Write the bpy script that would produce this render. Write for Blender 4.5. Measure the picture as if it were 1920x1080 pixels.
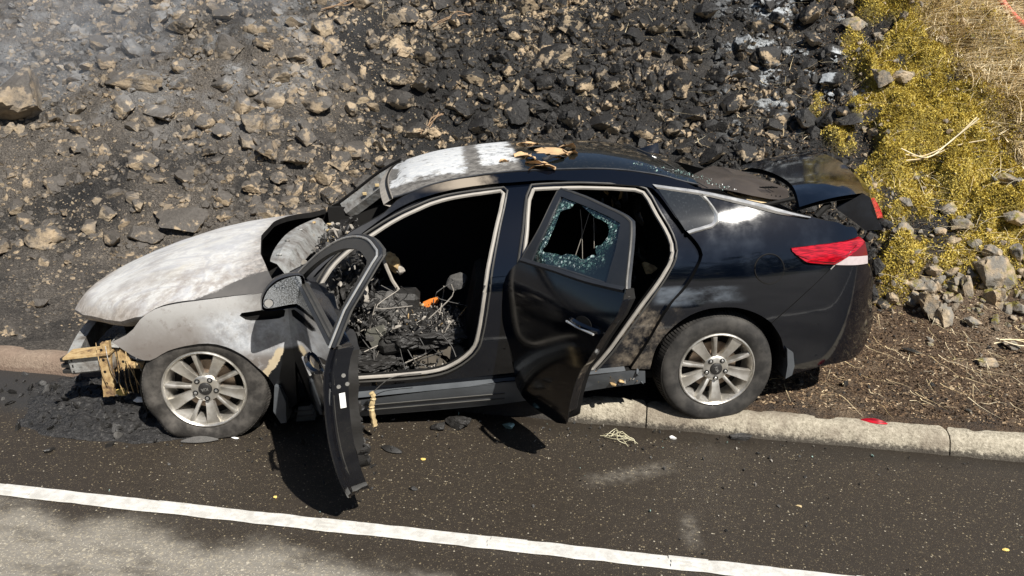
import bpy, math, random
import numpy as np
from mathutils import Matrix, Vector, geometry
R_ = random.Random(7); RN = np.random.RandomState(11)
SC = bpy.context.scene; COL = SC.collection
for o in list(bpy.data.objects): bpy.data.objects.remove(o)
# ------------------------------------------------------------------ camera, sky, sun, exposure
cam = bpy.data.objects.new('camera', bpy.data.cameras.new('camera')); COL.objects.link(cam); SC.camera = cam
cam.data.sensor_width = 36; cam.data.lens = 36*1423/1920; cam.data.clip_start = .05; cam.data.clip_end = 2000
CAMP = [0.0, -4.03381, 2.08751]
CAMR = [[0.991546, 0.124972, 0.034899], [0.070945, -0.296969, -0.952248], [-0.10864, 0.946674, -0.303325]]
m = Matrix(((CAMR[0][0], -CAMR[1][0], -CAMR[2][0], CAMP[0]), (CAMR[0][1], -CAMR[1][1], -CAMR[2][1], CAMP[1]), (CAMR[0][2], -CAMR[1][2], -CAMR[2][2], CAMP[2]), (0, 0, 0, 1)))
cam.matrix_world = m
SUN = Vector((.54, -.62, 1.0)).normalized()
el = math.asin(SUN.z); az = math.atan2(SUN.x, SUN.y)
W = bpy.data.worlds.new('World'); SC.world = W; W.use_nodes = True
nt = W.node_tree; sk = nt.nodes.new('ShaderNodeTexSky'); sk.sky_type = 'NISHITA'; sk.sun_disc = False
sk.sun_elevation = el; sk.sun_rotation = az; sk.altitude = 50; sk.air_density = 1.0; sk.dust_density = .6
nt.links.new(sk.outputs[0], nt.nodes['Background'].inputs[0]); nt.nodes['Background'].inputs[1].default_value = .050
sl = bpy.data.lights.new('sun', 'SUN'); sl.energy = 5.0; sl.angle = math.radians(.55); sl.color = (1, .95, .87)
so = bpy.data.objects.new('sun', sl); COL.objects.link(so); so.rotation_euler = SUN.to_track_quat('Z', 'Y').to_euler(); so.location = (6, -6, 10)
SC.view_settings.view_transform = 'Standard'; SC.view_settings.look = 'None'; SC.view_settings.gamma = 1
SC.view_settings.use_curve_mapping = False; SC.view_settings.exposure = 0.64
SC.cycles.max_bounces = 6; SC.cycles.transparent_max_bounces = 8
# ------------------------------------------------------------------ small tools
def tag(o, label=None, cat=None, group=None, kind=None):
    if label: o['label'] = label
    if cat: o['category'] = cat
    if group: o['group'] = group
    if kind: o['kind'] = kind
    return o
def mesh(name, v, f, mats, parent=None, smooth=True, mi=None, angle=40):
    me = bpy.data.meshes.new(name); me.from_pydata([tuple(map(float, p)) for p in v], [], [tuple(map(int, q)) for q in f])
    for m_ in (mats if isinstance(mats, (list, tuple)) else [mats]): me.materials.append(m_)
    if mi is not None: me.polygons.foreach_set('material_index', np.asarray(mi, dtype=np.int32))
    if smooth:
        me.polygons.foreach_set('use_smooth', np.ones(len(me.polygons), dtype=bool))
        me.set_sharp_from_angle(angle=math.radians(angle))
    me.update()
    o = bpy.data.objects.new(name, me); COL.objects.link(o)
    if parent: o.parent = parent
    return o
def bigmesh(name, v, tri, mats, mi=None, smooth=False, parent=None):
    v = np.asarray(v, dtype=np.float32); tri = np.asarray(tri, dtype=np.int32)
    me = bpy.data.meshes.new(name); me.vertices.add(len(v)); me.vertices.foreach_set('co', v.ravel())
    k = tri.shape[1]; me.loops.add(tri.size); me.polygons.add(len(tri))
    me.loops.foreach_set('vertex_index', tri.ravel())
    me.polygons.foreach_set('loop_start', np.arange(0, tri.size, k, dtype=np.int32))
    try: me.polygons.foreach_set('loop_total', np.full(len(tri), k, dtype=np.int32))
    except Exception: pass
    for m_ in (mats if isinstance(mats, (list, tuple)) else [mats]): me.materials.append(m_)
    if mi is not None: me.polygons.foreach_set('material_index', np.asarray(mi, dtype=np.int32))
    me.polygons.foreach_set('use_smooth', np.full(len(tri), smooth, dtype=bool))
    me.update(calc_edges=True); me.validate()
    o = bpy.data.objects.new(name, me); COL.objects.link(o)
    if parent: o.parent = parent
    return o
def empty(name, loc=(0, 0, 0)):
    o = bpy.data.objects.new(name, None); COL.objects.link(o); o.location = loc; o.empty_display_size = .1; return o
class MB:
    def __init__(s): s.v = []; s.f = []; s.mi = []
    def add(s, v, f, mi=0):
        b = len(s.v); s.v += [tuple(p) for p in v]; s.f += [tuple(i+b for i in q) for q in f]; s.mi += [mi]*len(f); return s
    def box(s, c, d, rot=None, mi=0, bev=0.0):
        x, y, z = d[0]/2, d[1]/2, d[2]/2
        if bev:
            b = min(bev, x*.6, y*.6, z*.6); v = []
            for sx in (-1, 1):
                for sy in (-1, 1):
                    for sz in (-1, 1):
                        v += [(sx*(x-b), sy*(y-b), sz*z), (sx*(x-b), sy*y, sz*(z-b)), (sx*x, sy*(y-b), sz*(z-b))]
            I = lambda a, b_, c_: ((a*2+b_)*2+c_)*3
            f = []
            for sz in (0, 1): q = [I(0,0,sz), I(1,0,sz), I(1,1,sz), I(0,1,sz)]; f.append(q if sz else q[::-1])
            for sy in (0, 1): q = [I(0,sy,0)+1, I(0,sy,1)+1, I(1,sy,1)+1, I(1,sy,0)+1]; f.append(q if sy else q[::-1])
            for sx in (0, 1): q = [I(sx,0,0)+2, I(sx,1,0)+2, I(sx,1,1)+2, I(sx,0,1)+2]; f.append(q if sx else q[::-1])
            for sx in (0, 1):
                for sy in (0, 1):
                    for a_ in [(I(sx,sy,0)+1, I(sx,sy,1)+1, I(sx,sy,1)+2, I(sx,sy,0)+2)]: f.append(a_)
                    for sz in (0, 1): i = I(sx,sy,sz); f.append((i, i+1, i+2))
            for sx in (0, 1):
                for sz in (0, 1): f.append((I(sx,0,sz), I(sx,1,sz), I(sx,1,sz)+2, I(sx,0,sz)+2))
            for sy in (0, 1):
                for sz in (0, 1): f.append((I(0,sy,sz), I(1,sy,sz), I(1,sy,sz)+1, I(0,sy,sz)+1))
        else:
            v = [(a*x, b*y, c_*z) for a in (-1, 1) for b in (-1, 1) for c_ in (-1, 1)]
            f = [(0,1,3,2), (4,6,7,5), (0,4,5,1), (2,3,7,6), (0,2,6,4), (1,5,7,3)]
        M = rot if rot is not None else Matrix.Identity(3)
        return s.add([tuple(M @ Vector(p) + Vector(c)) for p in v], f, mi)
    def tube(s, pts, r, n=6, mi=0, cap=True):
        P = [Vector(p) for p in pts]; rr = r if isinstance(r, (list, tuple)) else [r]*len(P); v = []; f = []; up = Vector((.13, .21, 1)).normalized()
        for i, p in enumerate(P):
            d = (P[min(i+1, len(P)-1)]-P[max(i-1, 0)]).normalized(); a = d.cross(up)
            if a.length < .05: a = d.cross(Vector((1, 0, 0)))
            a.normalize(); b = a.cross(d)
            for k in range(n): t = 2*math.pi*k/n; v.append(tuple(p+(a*math.cos(t)+b*math.sin(t))*rr[i]))
        for i in range(len(P)-1):
            for k in range(n): f.append((i*n+k, i*n+(k+1) % n, (i+1)*n+(k+1) % n, (i+1)*n+k))
        if cap: f += [tuple(range(n))[::-1], tuple(range((len(P)-1)*n, len(P)*n))]
        return s.add(v, f, mi)
    def strip(s, A, B, mi=0):
        n = len(A); return s.add(list(A)+list(B), [(i, i+1, n+i+1, n+i) for i in range(n-1)], mi)
    def build(s, name, mats, parent=None, smooth=True, angle=40): return mesh(name, s.v, s.f, mats, parent, smooth, s.mi, angle)
def crm(P, k=6):
    P = [Vector(p) for p in P]; out = []
    for i in range(len(P)-1):
        p0 = P[max(i-1, 0)]; p1 = P[i]; p2 = P[i+1]; p3 = P[min(i+2, len(P)-1)]
        for s in range(k):
            t = s/k; out.append(.5*((2*p1)+(p2-p0)*t+(2*p0-5*p1+4*p2-p3)*t*t+(3*p1-p0-3*p2+p3)*t**3))
    return out+[P[-1]]
def hsh(ix, iy, iz, s):
    n = (ix*374761393+iy*668265263+iz*2147483647+s*974711) & 0x7fffffff
    n = ((n ^ (n >> 13))*1274126177) & 0x7fffffff
    return ((n ^ (n >> 16)) & 0xffff)/65535.
def vnoise(P, s=0):
    P = np.asarray(P, dtype=np.float64); i = np.floor(P).astype(np.int64); f = P-i; f = f*f*(3-2*f); r = 0
    for a in (0, 1):
        for b in (0, 1):
            for c in (0, 1):
                w = (f[..., 0] if a else 1-f[..., 0])*(f[..., 1] if b else 1-f[..., 1])*(f[..., 2] if c else 1-f[..., 2])
                r = r+w*hsh(i[..., 0]+a, i[..., 1]+b, i[..., 2]+c, s)
    return r
def fbm(P, o=4, s=0, g=.5):
    P = np.asarray(P, dtype=np.float64); a = 1; r = 0; t = 0
    for k in range(o): r = r+a*vnoise(P*2**k, s+k); t += a; a *= g
    return r/t
def ico(sub):
    t = (1+5**.5)/2; V = [Vector(p).normalized() for p in [(-1,t,0),(1,t,0),(-1,-t,0),(1,-t,0),(0,-1,t),(0,1,t),(0,-1,-t),(0,1,-t),(t,0,-1),(t,0,1),(-t,0,-1),(-t,0,1)]]
    F = [(0,11,5),(0,5,1),(0,1,7),(0,7,10),(0,10,11),(1,5,9),(5,11,4),(11,10,2),(10,7,6),(7,1,8),(3,9,4),(3,4,2),(3,2,6),(3,6,8),(3,8,9),(4,9,5),(2,4,11),(6,2,10),(8,6,7),(9,8,1)]
    for _ in range(sub):
        c = {}; G = []
        def md(a, b):
            k = (min(a, b), max(a, b))
            if k not in c: V.append(((V[a]+V[b])/2).normalized()); c[k] = len(V)-1
            return c[k]
        for a, b, d in F: x, y, z = md(a, b), md(b, d), md(d, a); G += [(a,x,z),(b,y,x),(d,z,y),(x,y,z)]
        F = G
    return np.array([tuple(v) for v in V]), np.array(F)
# ------------------------------------------------------------------ materials
class NT:
    def __init__(s, name):
        s.m = bpy.data.materials.new(name); s.m.use_nodes = True; s.t = s.m.node_tree; s.t.nodes.clear()
        s.out = s.t.nodes.new('ShaderNodeOutputMaterial'); s.b = s.t.nodes.new('ShaderNodeBsdfPrincipled'); s.t.links.new(s.b.outputs[0], s.out.inputs[0])
    def n(s, ty, **k):
        o = s.t.nodes.new('ShaderNode'+ty)
        for a, b in k.items(): setattr(o, a, b)
        return o
    def L(s, a, b): s.t.links.new(a, b)
    def put(s, inp, v):
        if hasattr(v, 'is_output'): s.L(v, inp)
        elif isinstance(v, (tuple, list)): inp.default_value = (*v, 1) if len(v) == 3 and inp.type == 'RGBA' else v
        else: inp.default_value = v
    def pos(s, obj=False):
        if obj: return s.n('TexCoord').outputs['Object']
        return s.n('NewGeometry').outputs['Position']
    def sep(s, v): x = s.n('SeparateXYZ'); s.L(v, x.inputs[0]); return x.outputs
    def mapp(s, v, sc=(1, 1, 1), rot=(0, 0, 0), loc=(0, 0, 0)):
        x = s.n('Mapping'); s.L(v, x.inputs[0]); x.inputs[1].default_value = loc; x.inputs[2].default_value = rot; x.inputs[3].default_value = sc; return x.outputs[0]
    def noise(s, v, sc, d=4, r=.55, dist=0, col=False):
        x = s.n('TexNoise'); s.L(v, x.inputs['Vector']); x.inputs['Scale'].default_value = sc; x.inputs['Detail'].default_value = d; x.inputs['Roughness'].default_value = r; x.inputs['Distortion'].default_value = dist
        return x.outputs[1 if col else 0]
    def voro(s, v, sc, feat='F1', out=0, rnd=1):
        x = s.n('TexVoronoi', feature=feat); s.L(v, x.inputs['Vector']); x.inputs['Scale'].default_value = sc; x.inputs['Randomness'].default_value = rnd; return x.outputs[out]
    def ramp(s, f, a, b, lo=0., hi=1.):
        x = s.n('MapRange'); x.interpolation_type = 'SMOOTHSTEP'; s.put(x.inputs[0], f); x.inputs[1].default_value = a; x.inputs[2].default_value = b; x.inputs[3].default_value = lo; x.inputs[4].default_value = hi; return x.outputs[0]
    def cr(s, f, stops, mode='LINEAR'):
        x = s.n('ValToRGB'); s.put(x.inputs[0], f); e = x.color_ramp.elements; x.color_ramp.interpolation = mode
        while len(e) < len(stops): e.new(.5)
        for q, (p, c) in zip(e, stops): q.position = p; q.color = (*c, 1)
        return x.outputs[0]
    def mix(s, f, a, b):
        x = s.n('Mix', data_type='RGBA'); s.put(x.inputs[0], f); s.put(x.inputs[6], a); s.put(x.inputs[7], b); return x.outputs[2]
    def math(s, op, a, b=0., c=0.):
        x = s.n('Math', operation=op); s.put(x.inputs[0], a); s.put(x.inputs[1], b); s.put(x.inputs[2], c); return x.outputs[0]
    def bump(s, h, st=.3, d=.01, nrm=None):
        x = s.n('Bump'); s.L(h, x.inputs['Height']); x.inputs['Strength'].default_value = st; x.inputs['Distance'].default_value = d
        if nrm is not None: s.L(nrm, x.inputs['Normal'])
        return x.outputs[0]
    def set(s, **k):
        for a, b in k.items(): s.put(s.b.inputs[{'col': 'Base Color', 'rough': 'Roughness', 'metal': 'Metallic', 'nrm': 'Normal', 'coat': 'Coat Weight', 'cr': 'Coat Roughness', 'spec': 'Specular IOR Level', 'trans': 'Transmission Weight', 'alpha': 'Alpha', 'ior': 'IOR', 'sss': 'Subsurface Weight', 'emit': 'Emission Strength'}[a]], b)
        return s.m
def plain(name, col, rough=.6, metal=0., var=.25, sc=14, spec=.5, bump=.15):
    t = NT(name); p = t.pos(True); n = t.noise(p, sc, 5)
    lo = tuple(c*(1-var) for c in col); hi = tuple(min(1, c*(1+var)) for c in col)
    return t.set(col=t.mix(n, lo, hi), rough=t.ramp(n, .3, .75, max(0, rough-.1), min(1, rough+.1)), metal=metal, spec=spec, nrm=t.bump(t.noise(p, sc*6, 4), bump, .004))
# ------------------------------------------------------------------ terrain
def toe(X): return 2.0-.5/(1+np.exp(-(X-2.2)*3))-.45/(1+np.exp(np.clip((X+2.6)*2.5, -50, 50)))
def H0(X, Y):
    t = (Y-toe(X))/.15
    return .110+.10*np.clip((Y-.12)/1.5, 0, 1)-.08*(Y < .09)+.86*.15*np.logaddexp(0, np.minimum(t, (6.5+.2*np.sin(X*.3)-toe(X))/.15))
def mossm(X, Y):   # 1 where moss and grass grow: the unburnt right-hand end of the bank
    w = fbm(np.stack([X*2.2, Y*2.2, X*0+3], -1), 4, 5)-.5
    toeY = np.clip((Y-1.75)/.35, 0, 1)
    e = np.clip((X-2.2-1.7*w-.10*np.sin(Y*3.1))/.22, 0, 1)
    return e*toeY*np.clip((w+.33)/.12, 0, 1)
def grassm(X, Y):
    w = fbm(np.stack([X*1.7, Y*1.7, X*0+9], -1), 3, 15)-.5
    return np.clip((Y-(4.46-2.07*(X-2.57))+.9*w)/.45, 0, 1)*np.clip((X-2.35)/.3, 0, 1)
def H(X, Y):
    X = np.asarray(X, float); Y = np.asarray(Y, float)
    sl_ = np.clip((Y-toe(X)+.35)/.7, 0, 1); Pn = np.stack([X, Y, X*0], -1)
    h = H0(X, Y)+sl_*(.22*(fbm(Pn*1.3, 4, 1)-.5)+.10*(fbm(Pn*6, 4, 2)-.5))+.05*(fbm(Pn*5, 5, 3)-.5)*np.clip((Y-.10)/.3, 0, 1)
    m = mossm(X, Y); b = fbm(Pn*4.2+7, 3, 30); h = h+m*(.60*np.clip(b-.40, 0, .3)+.07*(fbm(Pn*12, 3, 31)-.5))
    return h
soil = NT('sooty_soil'); P_ = soil.pos(); sp_ = soil.sep(P_)
n1 = soil.noise(P_, 1.1, 5, .6); n2 = soil.noise(P_, 7, 6, .65); n3 = soil.noise(P_, 60, 5, .7); v1 = soil.voro(P_, 70)
dark = soil.cr(n3, [(.3, (.006, .0058, .0056)), (.6, (.026, .025, .024)), (.8, (.09, .085, .08))])
ashy = soil.cr(n3, [(.25, (.035, .030, .026)), (.5, (.105, .092, .078)), (.75, (.25, .22, .185))])
lft = soil.ramp(sp_[0], -1.6, -3.6); patch = soil.ramp(soil.math('ADD', soil.math('MULTIPLY', lft, .20), n1), .5, .80)
c1 = soil.mix(patch, dark, ashy)
lit = soil.cr(soil.noise(P_, 95, 4, .75), [(.3, (.022, .014, .009)), (.48, (.085, .055, .034)), (.62, (.16, .105, .062)), (.74, (.36, .27, .16))])
lit = soil.mix(soil.ramp(soil.noise(P_, 2.2, 5, .65), .46, .66), lit, soil.cr(soil.noise(P_, 80, 4, .75), [(.3, (.07, .05, .034)), (.5, (.20, .145, .095)), (.7, (.42, .33, .23))]))
litm = soil.math('MULTIPLY', soil.ramp(soil.math('ADD', sp_[0], soil.math('MULTIPLY', n2, .8)), .5, 1.3), soil.ramp(sp_[1], 2.3, 1.6))
sootv = soil.ramp(n2, .42, .66, 0, .75)
c2 = soil.mix(litm, c1, soil.mix(soil.math('MULTIPLY', sootv, soil.ramp(sp_[1], .9, .3)), lit, (.03, .026, .023)))
at = soil.n('Attribute', attribute_name='moss')
mossbase = soil.cr(soil.noise(P_, 30, 5, .7), [(.3, (.06, .042, .012)), (.5, (.26, .20, .035)), (.7, (.45, .36, .08))])
c3 = soil.mix(at.outputs['Fac'], c2, mossbase)
at2 = soil.n('Attribute', attribute_name='straw')
c3 = soil.mix(at2.outputs['Fac'], c3, soil.cr(soil.noise(P_, 38, 5, .7), [(.32, (.10, .07, .03)), (.5, (.40, .29, .12)), (.72, (.62, .5, .3))]))
# white extinguisher residue on the upper bank
ash = soil.math('MULTIPLY', soil.ramp(soil.noise(P_, 2.4, 6, .7), .44, .62), soil.math('MULTIPLY', soil.ramp(sp_[0], -2.4, -3.4), soil.ramp(sp_[1], 2.4, 3.3))); c3 = soil.mix(soil.math('MULTIPLY', ash, .6), c3, (.24, .245, .25))
fo = soil.math('MULTIPLY', soil.ramp(soil.noise(P_, 3.2, 5, .7), .53, .62), soil.math('MULTIPLY', soil.ramp(sp_[0], .9, 1.5), soil.math('MULTIPLY', soil.ramp(sp_[1], 3.2, 3.6), soil.ramp(sp_[0], 2.5, 2.2))))
c3 = soil.mix(soil.math('MULTIPLY', fo, .6), c3, (.62, .66, .68))
wh = soil.ramp(soil.voro(P_, 55), .09, .04)
c3 = soil.mix(soil.math('MULTIPLY', wh, soil.ramp(n2, .5, .62)), c3, (.55, .52, .47))
soil.set(col=c3, rough=soil.ramp(n3, .3, .7, .55, .95), spec=.35, nrm=soil.bump(v1, .8, .014, soil.bump(n3, 1.0, .03)))
def grid(name, xs, ys, fz, mat, kind='structure', attrs=None, smooth=True):
    X, Y = np.meshgrid(xs, ys, indexing='ij'); Z = fz(X, Y); n, m_ = X.shape
    i = np.arange(n*m_).reshape(n, m_)
    q = np.stack([i[:-1, :-1].ravel(), i[1:, :-1].ravel(), i[1:, 1:].ravel(), i[:-1, 1:].ravel()], -1)
    o = bigmesh(name, np.stack([X.ravel(), Y.ravel(), Z.ravel()], -1), q, mat, smooth=smooth)
    if kind: o['kind'] = kind
    for a, fn in (attrs or {}).items():
        A = o.data.attributes.new(a, 'FLOAT', 'POINT'); A.data.foreach_set('value', fn(X, Y).ravel().astype(np.float32))
    return o
grid('bank_slope', np.concatenate([np.linspace(-40, -7, 34)[:-1], np.linspace(-7, 5.5, 470), np.linspace(5.5, 40, 35)[1:]]),
     np.concatenate([np.linspace(.10, 5.4, 217), np.linspace(5.4, 14, 24)[1:], np.linspace(14, 60, 10)[1:]]), H, soil.m,
     attrs={'moss': lambda X, Y: mossm(X, Y)*(1-grassm(X, Y))*np.clip((fbm(np.stack([X, Y, X*0], -1)*4.2+7, 3, 30)-.27)/.08, 0, 1), 'straw': lambda X, Y: mossm(X, Y)*grassm(X, Y)})
# ------------------------------------------------------------------ road
asp = NT('wet_asphalt'); P_ = asp.pos(); sp_ = asp.sep(P_)
g = asp.voro(P_, 105, 'F1', 0); gc = asp.n('TexVoronoi'); asp.L(P_, gc.inputs['Vector']); gc.inputs['Scale'].default_value = 105
gsep = asp.n('SeparateColor'); asp.L(gc.outputs['Color'], gsep.inputs[0])
stone = asp.cr(gsep.outputs[1], [(0, (.030, .022, .015)), (.45, (.060, .046, .029)), (.75, (.12, .095, .058)), (.92, (.22, .18, .11)), (1, (.40, .36, .28))])
nb = asp.noise(P_, 1.3, 5, .6); nf = asp.noise(P_, 25, 5, .65); nn = asp.noise(P_, 140, 3, .6)
isst = asp.math('MULTIPLY', asp.ramp(gsep.outputs[0], .76, .84), asp.ramp(gc.outputs['Distance'], .52, .36))
g2 = asp.n('TexVoronoi'); asp.L(P_, g2.inputs['Vector']); g2.inputs['Scale'].default_value = 210
g2s = asp.n('SeparateColor'); asp.L(g2.outputs['Color'], g2s.inputs[0])
isst2 = asp.math('MULTIPLY', asp.ramp(g2s.outputs[0], .86, .92), asp.ramp(g2.outputs['Distance'], .5, .36))
binder = asp.mix(nf, (.017, .0134, .0102), (.046, .037, .028))
binder = asp.mix(asp.ramp(nb, .4, .65), binder, asp.mix(.45, binder, (.020, .015, .010)))
wet = asp.mix(isst2, asp.mix(isst, binder, stone), (.105, .083, .05))
dry = asp.mix(isst2, asp.mix(asp.ramp(gsep.outputs[0], .45, .6), asp.mix(nf, (.12, .11, .095), (.26, .24, .205)), asp.mix(.45, stone, (.42, .39, .33))), (.5, .46, .38))
w_ = asp.noise(P_, 2.1, 6, .62); wx = asp.math('MULTIPLY', asp.math('SUBTRACT', w_, .5), .9)
edge = asp.math('SUBTRACT', asp.math('ADD', asp.math('MULTIPLY', sp_[0], -.09), -1.505), sp_[1])      # > 0 below the damp border
f1 = asp.math('MULTIPLY', asp.ramp(asp.math('ADD', edge, asp.math('MULTIPLY', wx, .55)), -.05, .16), asp.ramp(asp.math('ADD', sp_[0], wx), .0, -.6))
fl_ = asp.math('MULTIPLY', f1, asp.ramp(asp.noise(asp.mapp(P_, (2, 5, 1)), 1.6, 4, .6), .25, .55, .35, 1))
dx = asp.math('DIVIDE', asp.math('SUBTRACT', asp.math('ADD', asp.math('MULTIPLY', sp_[0], -.5), sp_[1]), -.65), .09); s1 = asp.math('MULTIPLY', asp.ramp(asp.math('ABSOLUTE', asp.math('ADD', dx, asp.math('MULTIPLY', wx, 3))), 1.2, .1), asp.math('MULTIPLY', asp.ramp(sp_[0], -.05, .12), asp.ramp(sp_[0], .55, .38)))
dx2 = asp.math('DIVIDE', asp.math('SUBTRACT', sp_[0], .515), .05); s2 = asp.math('MULTIPLY', asp.ramp(asp.math('ABSOLUTE', asp.math('ADD', dx2, asp.math('MULTIPLY', wx, 3))), 1.4, .1), asp.math('MULTIPLY', asp.ramp(sp_[1], -.78, -.9), asp.ramp(sp_[1], -1.15, -1.0)))
drym = asp.math('MAXIMUM', fl_, asp.math('MULTIPLY', asp.math('MULTIPLY', asp.math('MAXIMUM', s1, s2), asp.ramp(nf, .3, .7, .2, 1)), .38))
soot = asp.math('MULTIPLY', asp.ramp(asp.math('ADD', sp_[1], asp.math('MULTIPLY', wx, .5)), -.62, -.3), asp.math('MULTIPLY', asp.ramp(sp_[0], -1.7, -2.5), .96))
gut = asp.math('MULTIPLY', asp.ramp(asp.math('ADD', sp_[1], asp.math('MULTIPLY', wx, .2)), -.20, -.06), .75)
basec = asp.mix(drym, wet, dry); basec = asp.mix(gut, basec, (.019, .015, .011)); basec = asp.mix(soot, basec, asp.mix(nn, (.006, .006, .006), (.05, .048, .046)))
rgh = asp.math('ADD', asp.math('MULTIPLY', asp.ramp(nb, .35, .65), .14), asp.ramp(drym, 0, .6, .50, .85))
rgh = asp.math('SUBTRACT', rgh, asp.math('MULTIPLY', gut, .12))
hgt = asp.math('ADD', asp.math('MULTIPLY', asp.math('ADD', isst, isst2), .5), asp.math('MULTIPLY', nn, .6))
asp.set(col=basec, rough=rgh, spec=.45, nrm=asp.bump(hgt, .55, .006))
grid('road', np.concatenate([np.linspace(-60, -5, 23)[:-1], np.linspace(-5, 5, 41), np.linspace(5, 60, 23)[1:]]), np.concatenate([np.linspace(-8.4, -2.5, 10)[:-1], np.linspace(-2.5, .02, 31)]),
     lambda X, Y: .006*(fbm(np.stack([X*2, Y*2, X*0], -1), 3, 8)-.5), asp.m)
grid('far_verge', np.linspace(-60, 60, 41), np.concatenate([np.linspace(-8.39, -12, 8), np.linspace(-14, -70, 8)])[::-1], lambda X, Y: .02+.5*np.clip((-Y-8.6)/8, 0, 1)+0*X, plain('far_grass_soil', (.06, .06, .025), .9, var=.5, sc=2))
# ------------------------------------------------------------------ white edge line with ribbed patches
pw = NT('worn_white_paint'); P_ = pw.pos(); q = pw.noise(P_, 18, 6, .7); q2 = pw.noise(P_, 90, 4, .7)
wear = pw.math('MULTIPLY', pw.ramp(q, .60, .74), pw.ramp(q2, .42, .58))
pw.set(col=pw.mix(wear, pw.mix(pw.ramp(q, .35, .65), (.44, .43, .40), (.60, .59, .56)), (.16, .14, .12)), rough=.6, nrm=pw.bump(pw.math('ADD', q2, q), .35, .004))
LY = -1.2175
def line_z(x, y): return .008
xs = np.arange(-12, 12, .03); v = []; f = []
for i, x in enumerate(xs):
    a = .006*(fbm(np.array([x*9, 1, 0]), 3, 40)-.5)*2; b = .006*(fbm(np.array([x*9, 5, 0]), 3, 41)-.5)*2
    for y, z in ((LY-.042+a, .0035), (LY-.039+a, .0085), (LY+.039+b, .0085), (LY+.042+b, .0035)): v.append((x, y, z))
    if i: k = i*4; f += [(k-4+j, k+j, k+j+1, k-3+j) for j in range(3)]
line = mesh('edge_line', v, f, pw.m); line['kind'] = 'structure'
for c in np.arange(-2.64-.78*5, 6, .78):
    for j, dy in enumerate((-.026, .0, .026)):
        mb = MB(); L = .075+.012*R_.random(); o = .01*(R_.random()-.5)
        pr_ = [(-.011, .007), (-.007, .015), (.007, .015), (.011, .007)]; A = [(c-L+o, LY+dy+a, z) for a, z in pr_]; B = [(c+L+o, LY+dy+a, z) for a, z in pr_]
        mb.add(A+B, [(0, 4, 5, 1), (1, 5, 6, 2), (2, 6, 7, 3), (3, 2, 1, 0), (4, 7, 6, 5)][:3]+[(0, 1, 2, 3), (7, 6, 5, 4)]); mb.build('raised_rib', pw.m, line, smooth=False)
# ------------------------------------------------------------------ kerb, in stones
kc = NT('weathered_kerb_concrete'); P_ = kc.pos(); sp_ = kc.sep(P_); a = kc.voro(P_, 95); n = kc.noise(P_, 45, 6, .75); nl = kc.noise(P_, 3, 5, .6)
kcol = kc.cr(n, [(.28, (.10, .085, .065)), (.45, (.29, .26, .20)), (.6, (.42, .38, .30)), (.78, (.58, .54, .46))])
kcol = kc.mix(kc.math('MULTIPLY', kc.ramp(nl, .40, .62), .7), kcol, (.16, .13, .10))
kso = kc.math('MULTIPLY', kc.ramp(kc.math('ADD', sp_[0], kc.math('MULTIPLY', nl, .6)), -3.0, -2.3), kc.ramp(sp_[0], .05, -.35))
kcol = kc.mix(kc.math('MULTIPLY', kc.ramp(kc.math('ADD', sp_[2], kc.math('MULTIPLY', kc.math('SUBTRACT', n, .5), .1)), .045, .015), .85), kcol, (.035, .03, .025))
kcol = kc.mix(kc.math('MULTIPLY', kc.ramp(sp_[0], -2.6, -3.0), .8), kcol, kc.mix(n, (.10, .07, .055), (.27, .19, .14)))
kc.set(col=kc.mix(kso, kcol, (.03, .027, .025)), rough=.85, spec=.3, nrm=kc.bump(a, .4, .006, kc.bump(n, .6, .01)))
kerb = empty('kerb'); kerb['kind'] = 'structure'
prof = [(-.012, -.05), (-.004, .0), (.010, .045), (.024, .080), (.042, .100), (.07, .110), (.10, .114), (.13, .112), (.15, .09), (.15, -.05)]
joints = [-40, -22, -13, -10.6, -7.6, -4.6, -1.6, .35, 2.025, 5.0, 8.0, 11, 20, 40]
for a, b in zip(joints, joints[1:]):
    a += .004; b -= .004; n = max(2, int((b-a)/(.025 if -6 < a < 5.5 else .5))); v = []; f = []
    for i in range(n+1):
        x = a+(b-a)*i/n; e = max(0, 1-min(x-a, b-x)/.02)*.006
        for j, (y, z) in enumerate(prof):
            q = .017*(fbm(np.array([x*8, y*9, z*9]), 5, 50)-.5); q2 = .09*max(0, fbm(np.array([x*3, 2, z*3]), 4, 52)-.58)
            v.append((x, y+q*1.3+e*.5+(q2 if j < 5 else 0), z+(q if z > 0 else 0)-(e if z > .05 else 0)-(q2*.8 if 1 < j < 7 else 0)))
    m_ = len(prof)
    for i in range(n): f += [(i*m_+j, i*m_+j+1, (i+1)*m_+j+1, (i+1)*m_+j) for j in range(m_-1)]
    f += [tuple(range(m_))[::-1], tuple(range(n*m_, n*m_+m_))]
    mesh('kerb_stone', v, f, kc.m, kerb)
# ------------------------------------------------------------------ rocks
rk = NT('sooty_rock'); P_ = rk.pos(); sp_ = rk.sep(P_); nz = rk.sep(rk.n('NewGeometry').outputs['Normal'])[2]
n1 = rk.noise(P_, 1.6, 4, .6); n2 = rk.noise(P_, 9, 5, .65); n3 = rk.noise(P_, 45, 5, .7); n5 = rk.noise(P_, 4.5, 2, .5, col=True); n5s = rk.n('SeparateColor'); rk.L(n5, n5s.inputs[0])
tan = rk.mix(rk.ramp(n5s.outputs[0], .35, .65), (.45, .345, .225), (.29, .24, .18)); tan = rk.mix(rk.ramp(n5s.outputs[1], .5, .7), tan, (.50, .40, .27))
tan = rk.mix(rk.ramp(n3, .4, .75), tan, rk.mix(.5, tan, (.12, .085, .05)))
rt = rk.ramp(sp_[0], -2.9, -1.3)        # burnt harder toward the middle of the bank
lite = rk.ramp(sp_[0], 2.15, 2.35)     # unburnt end
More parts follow.
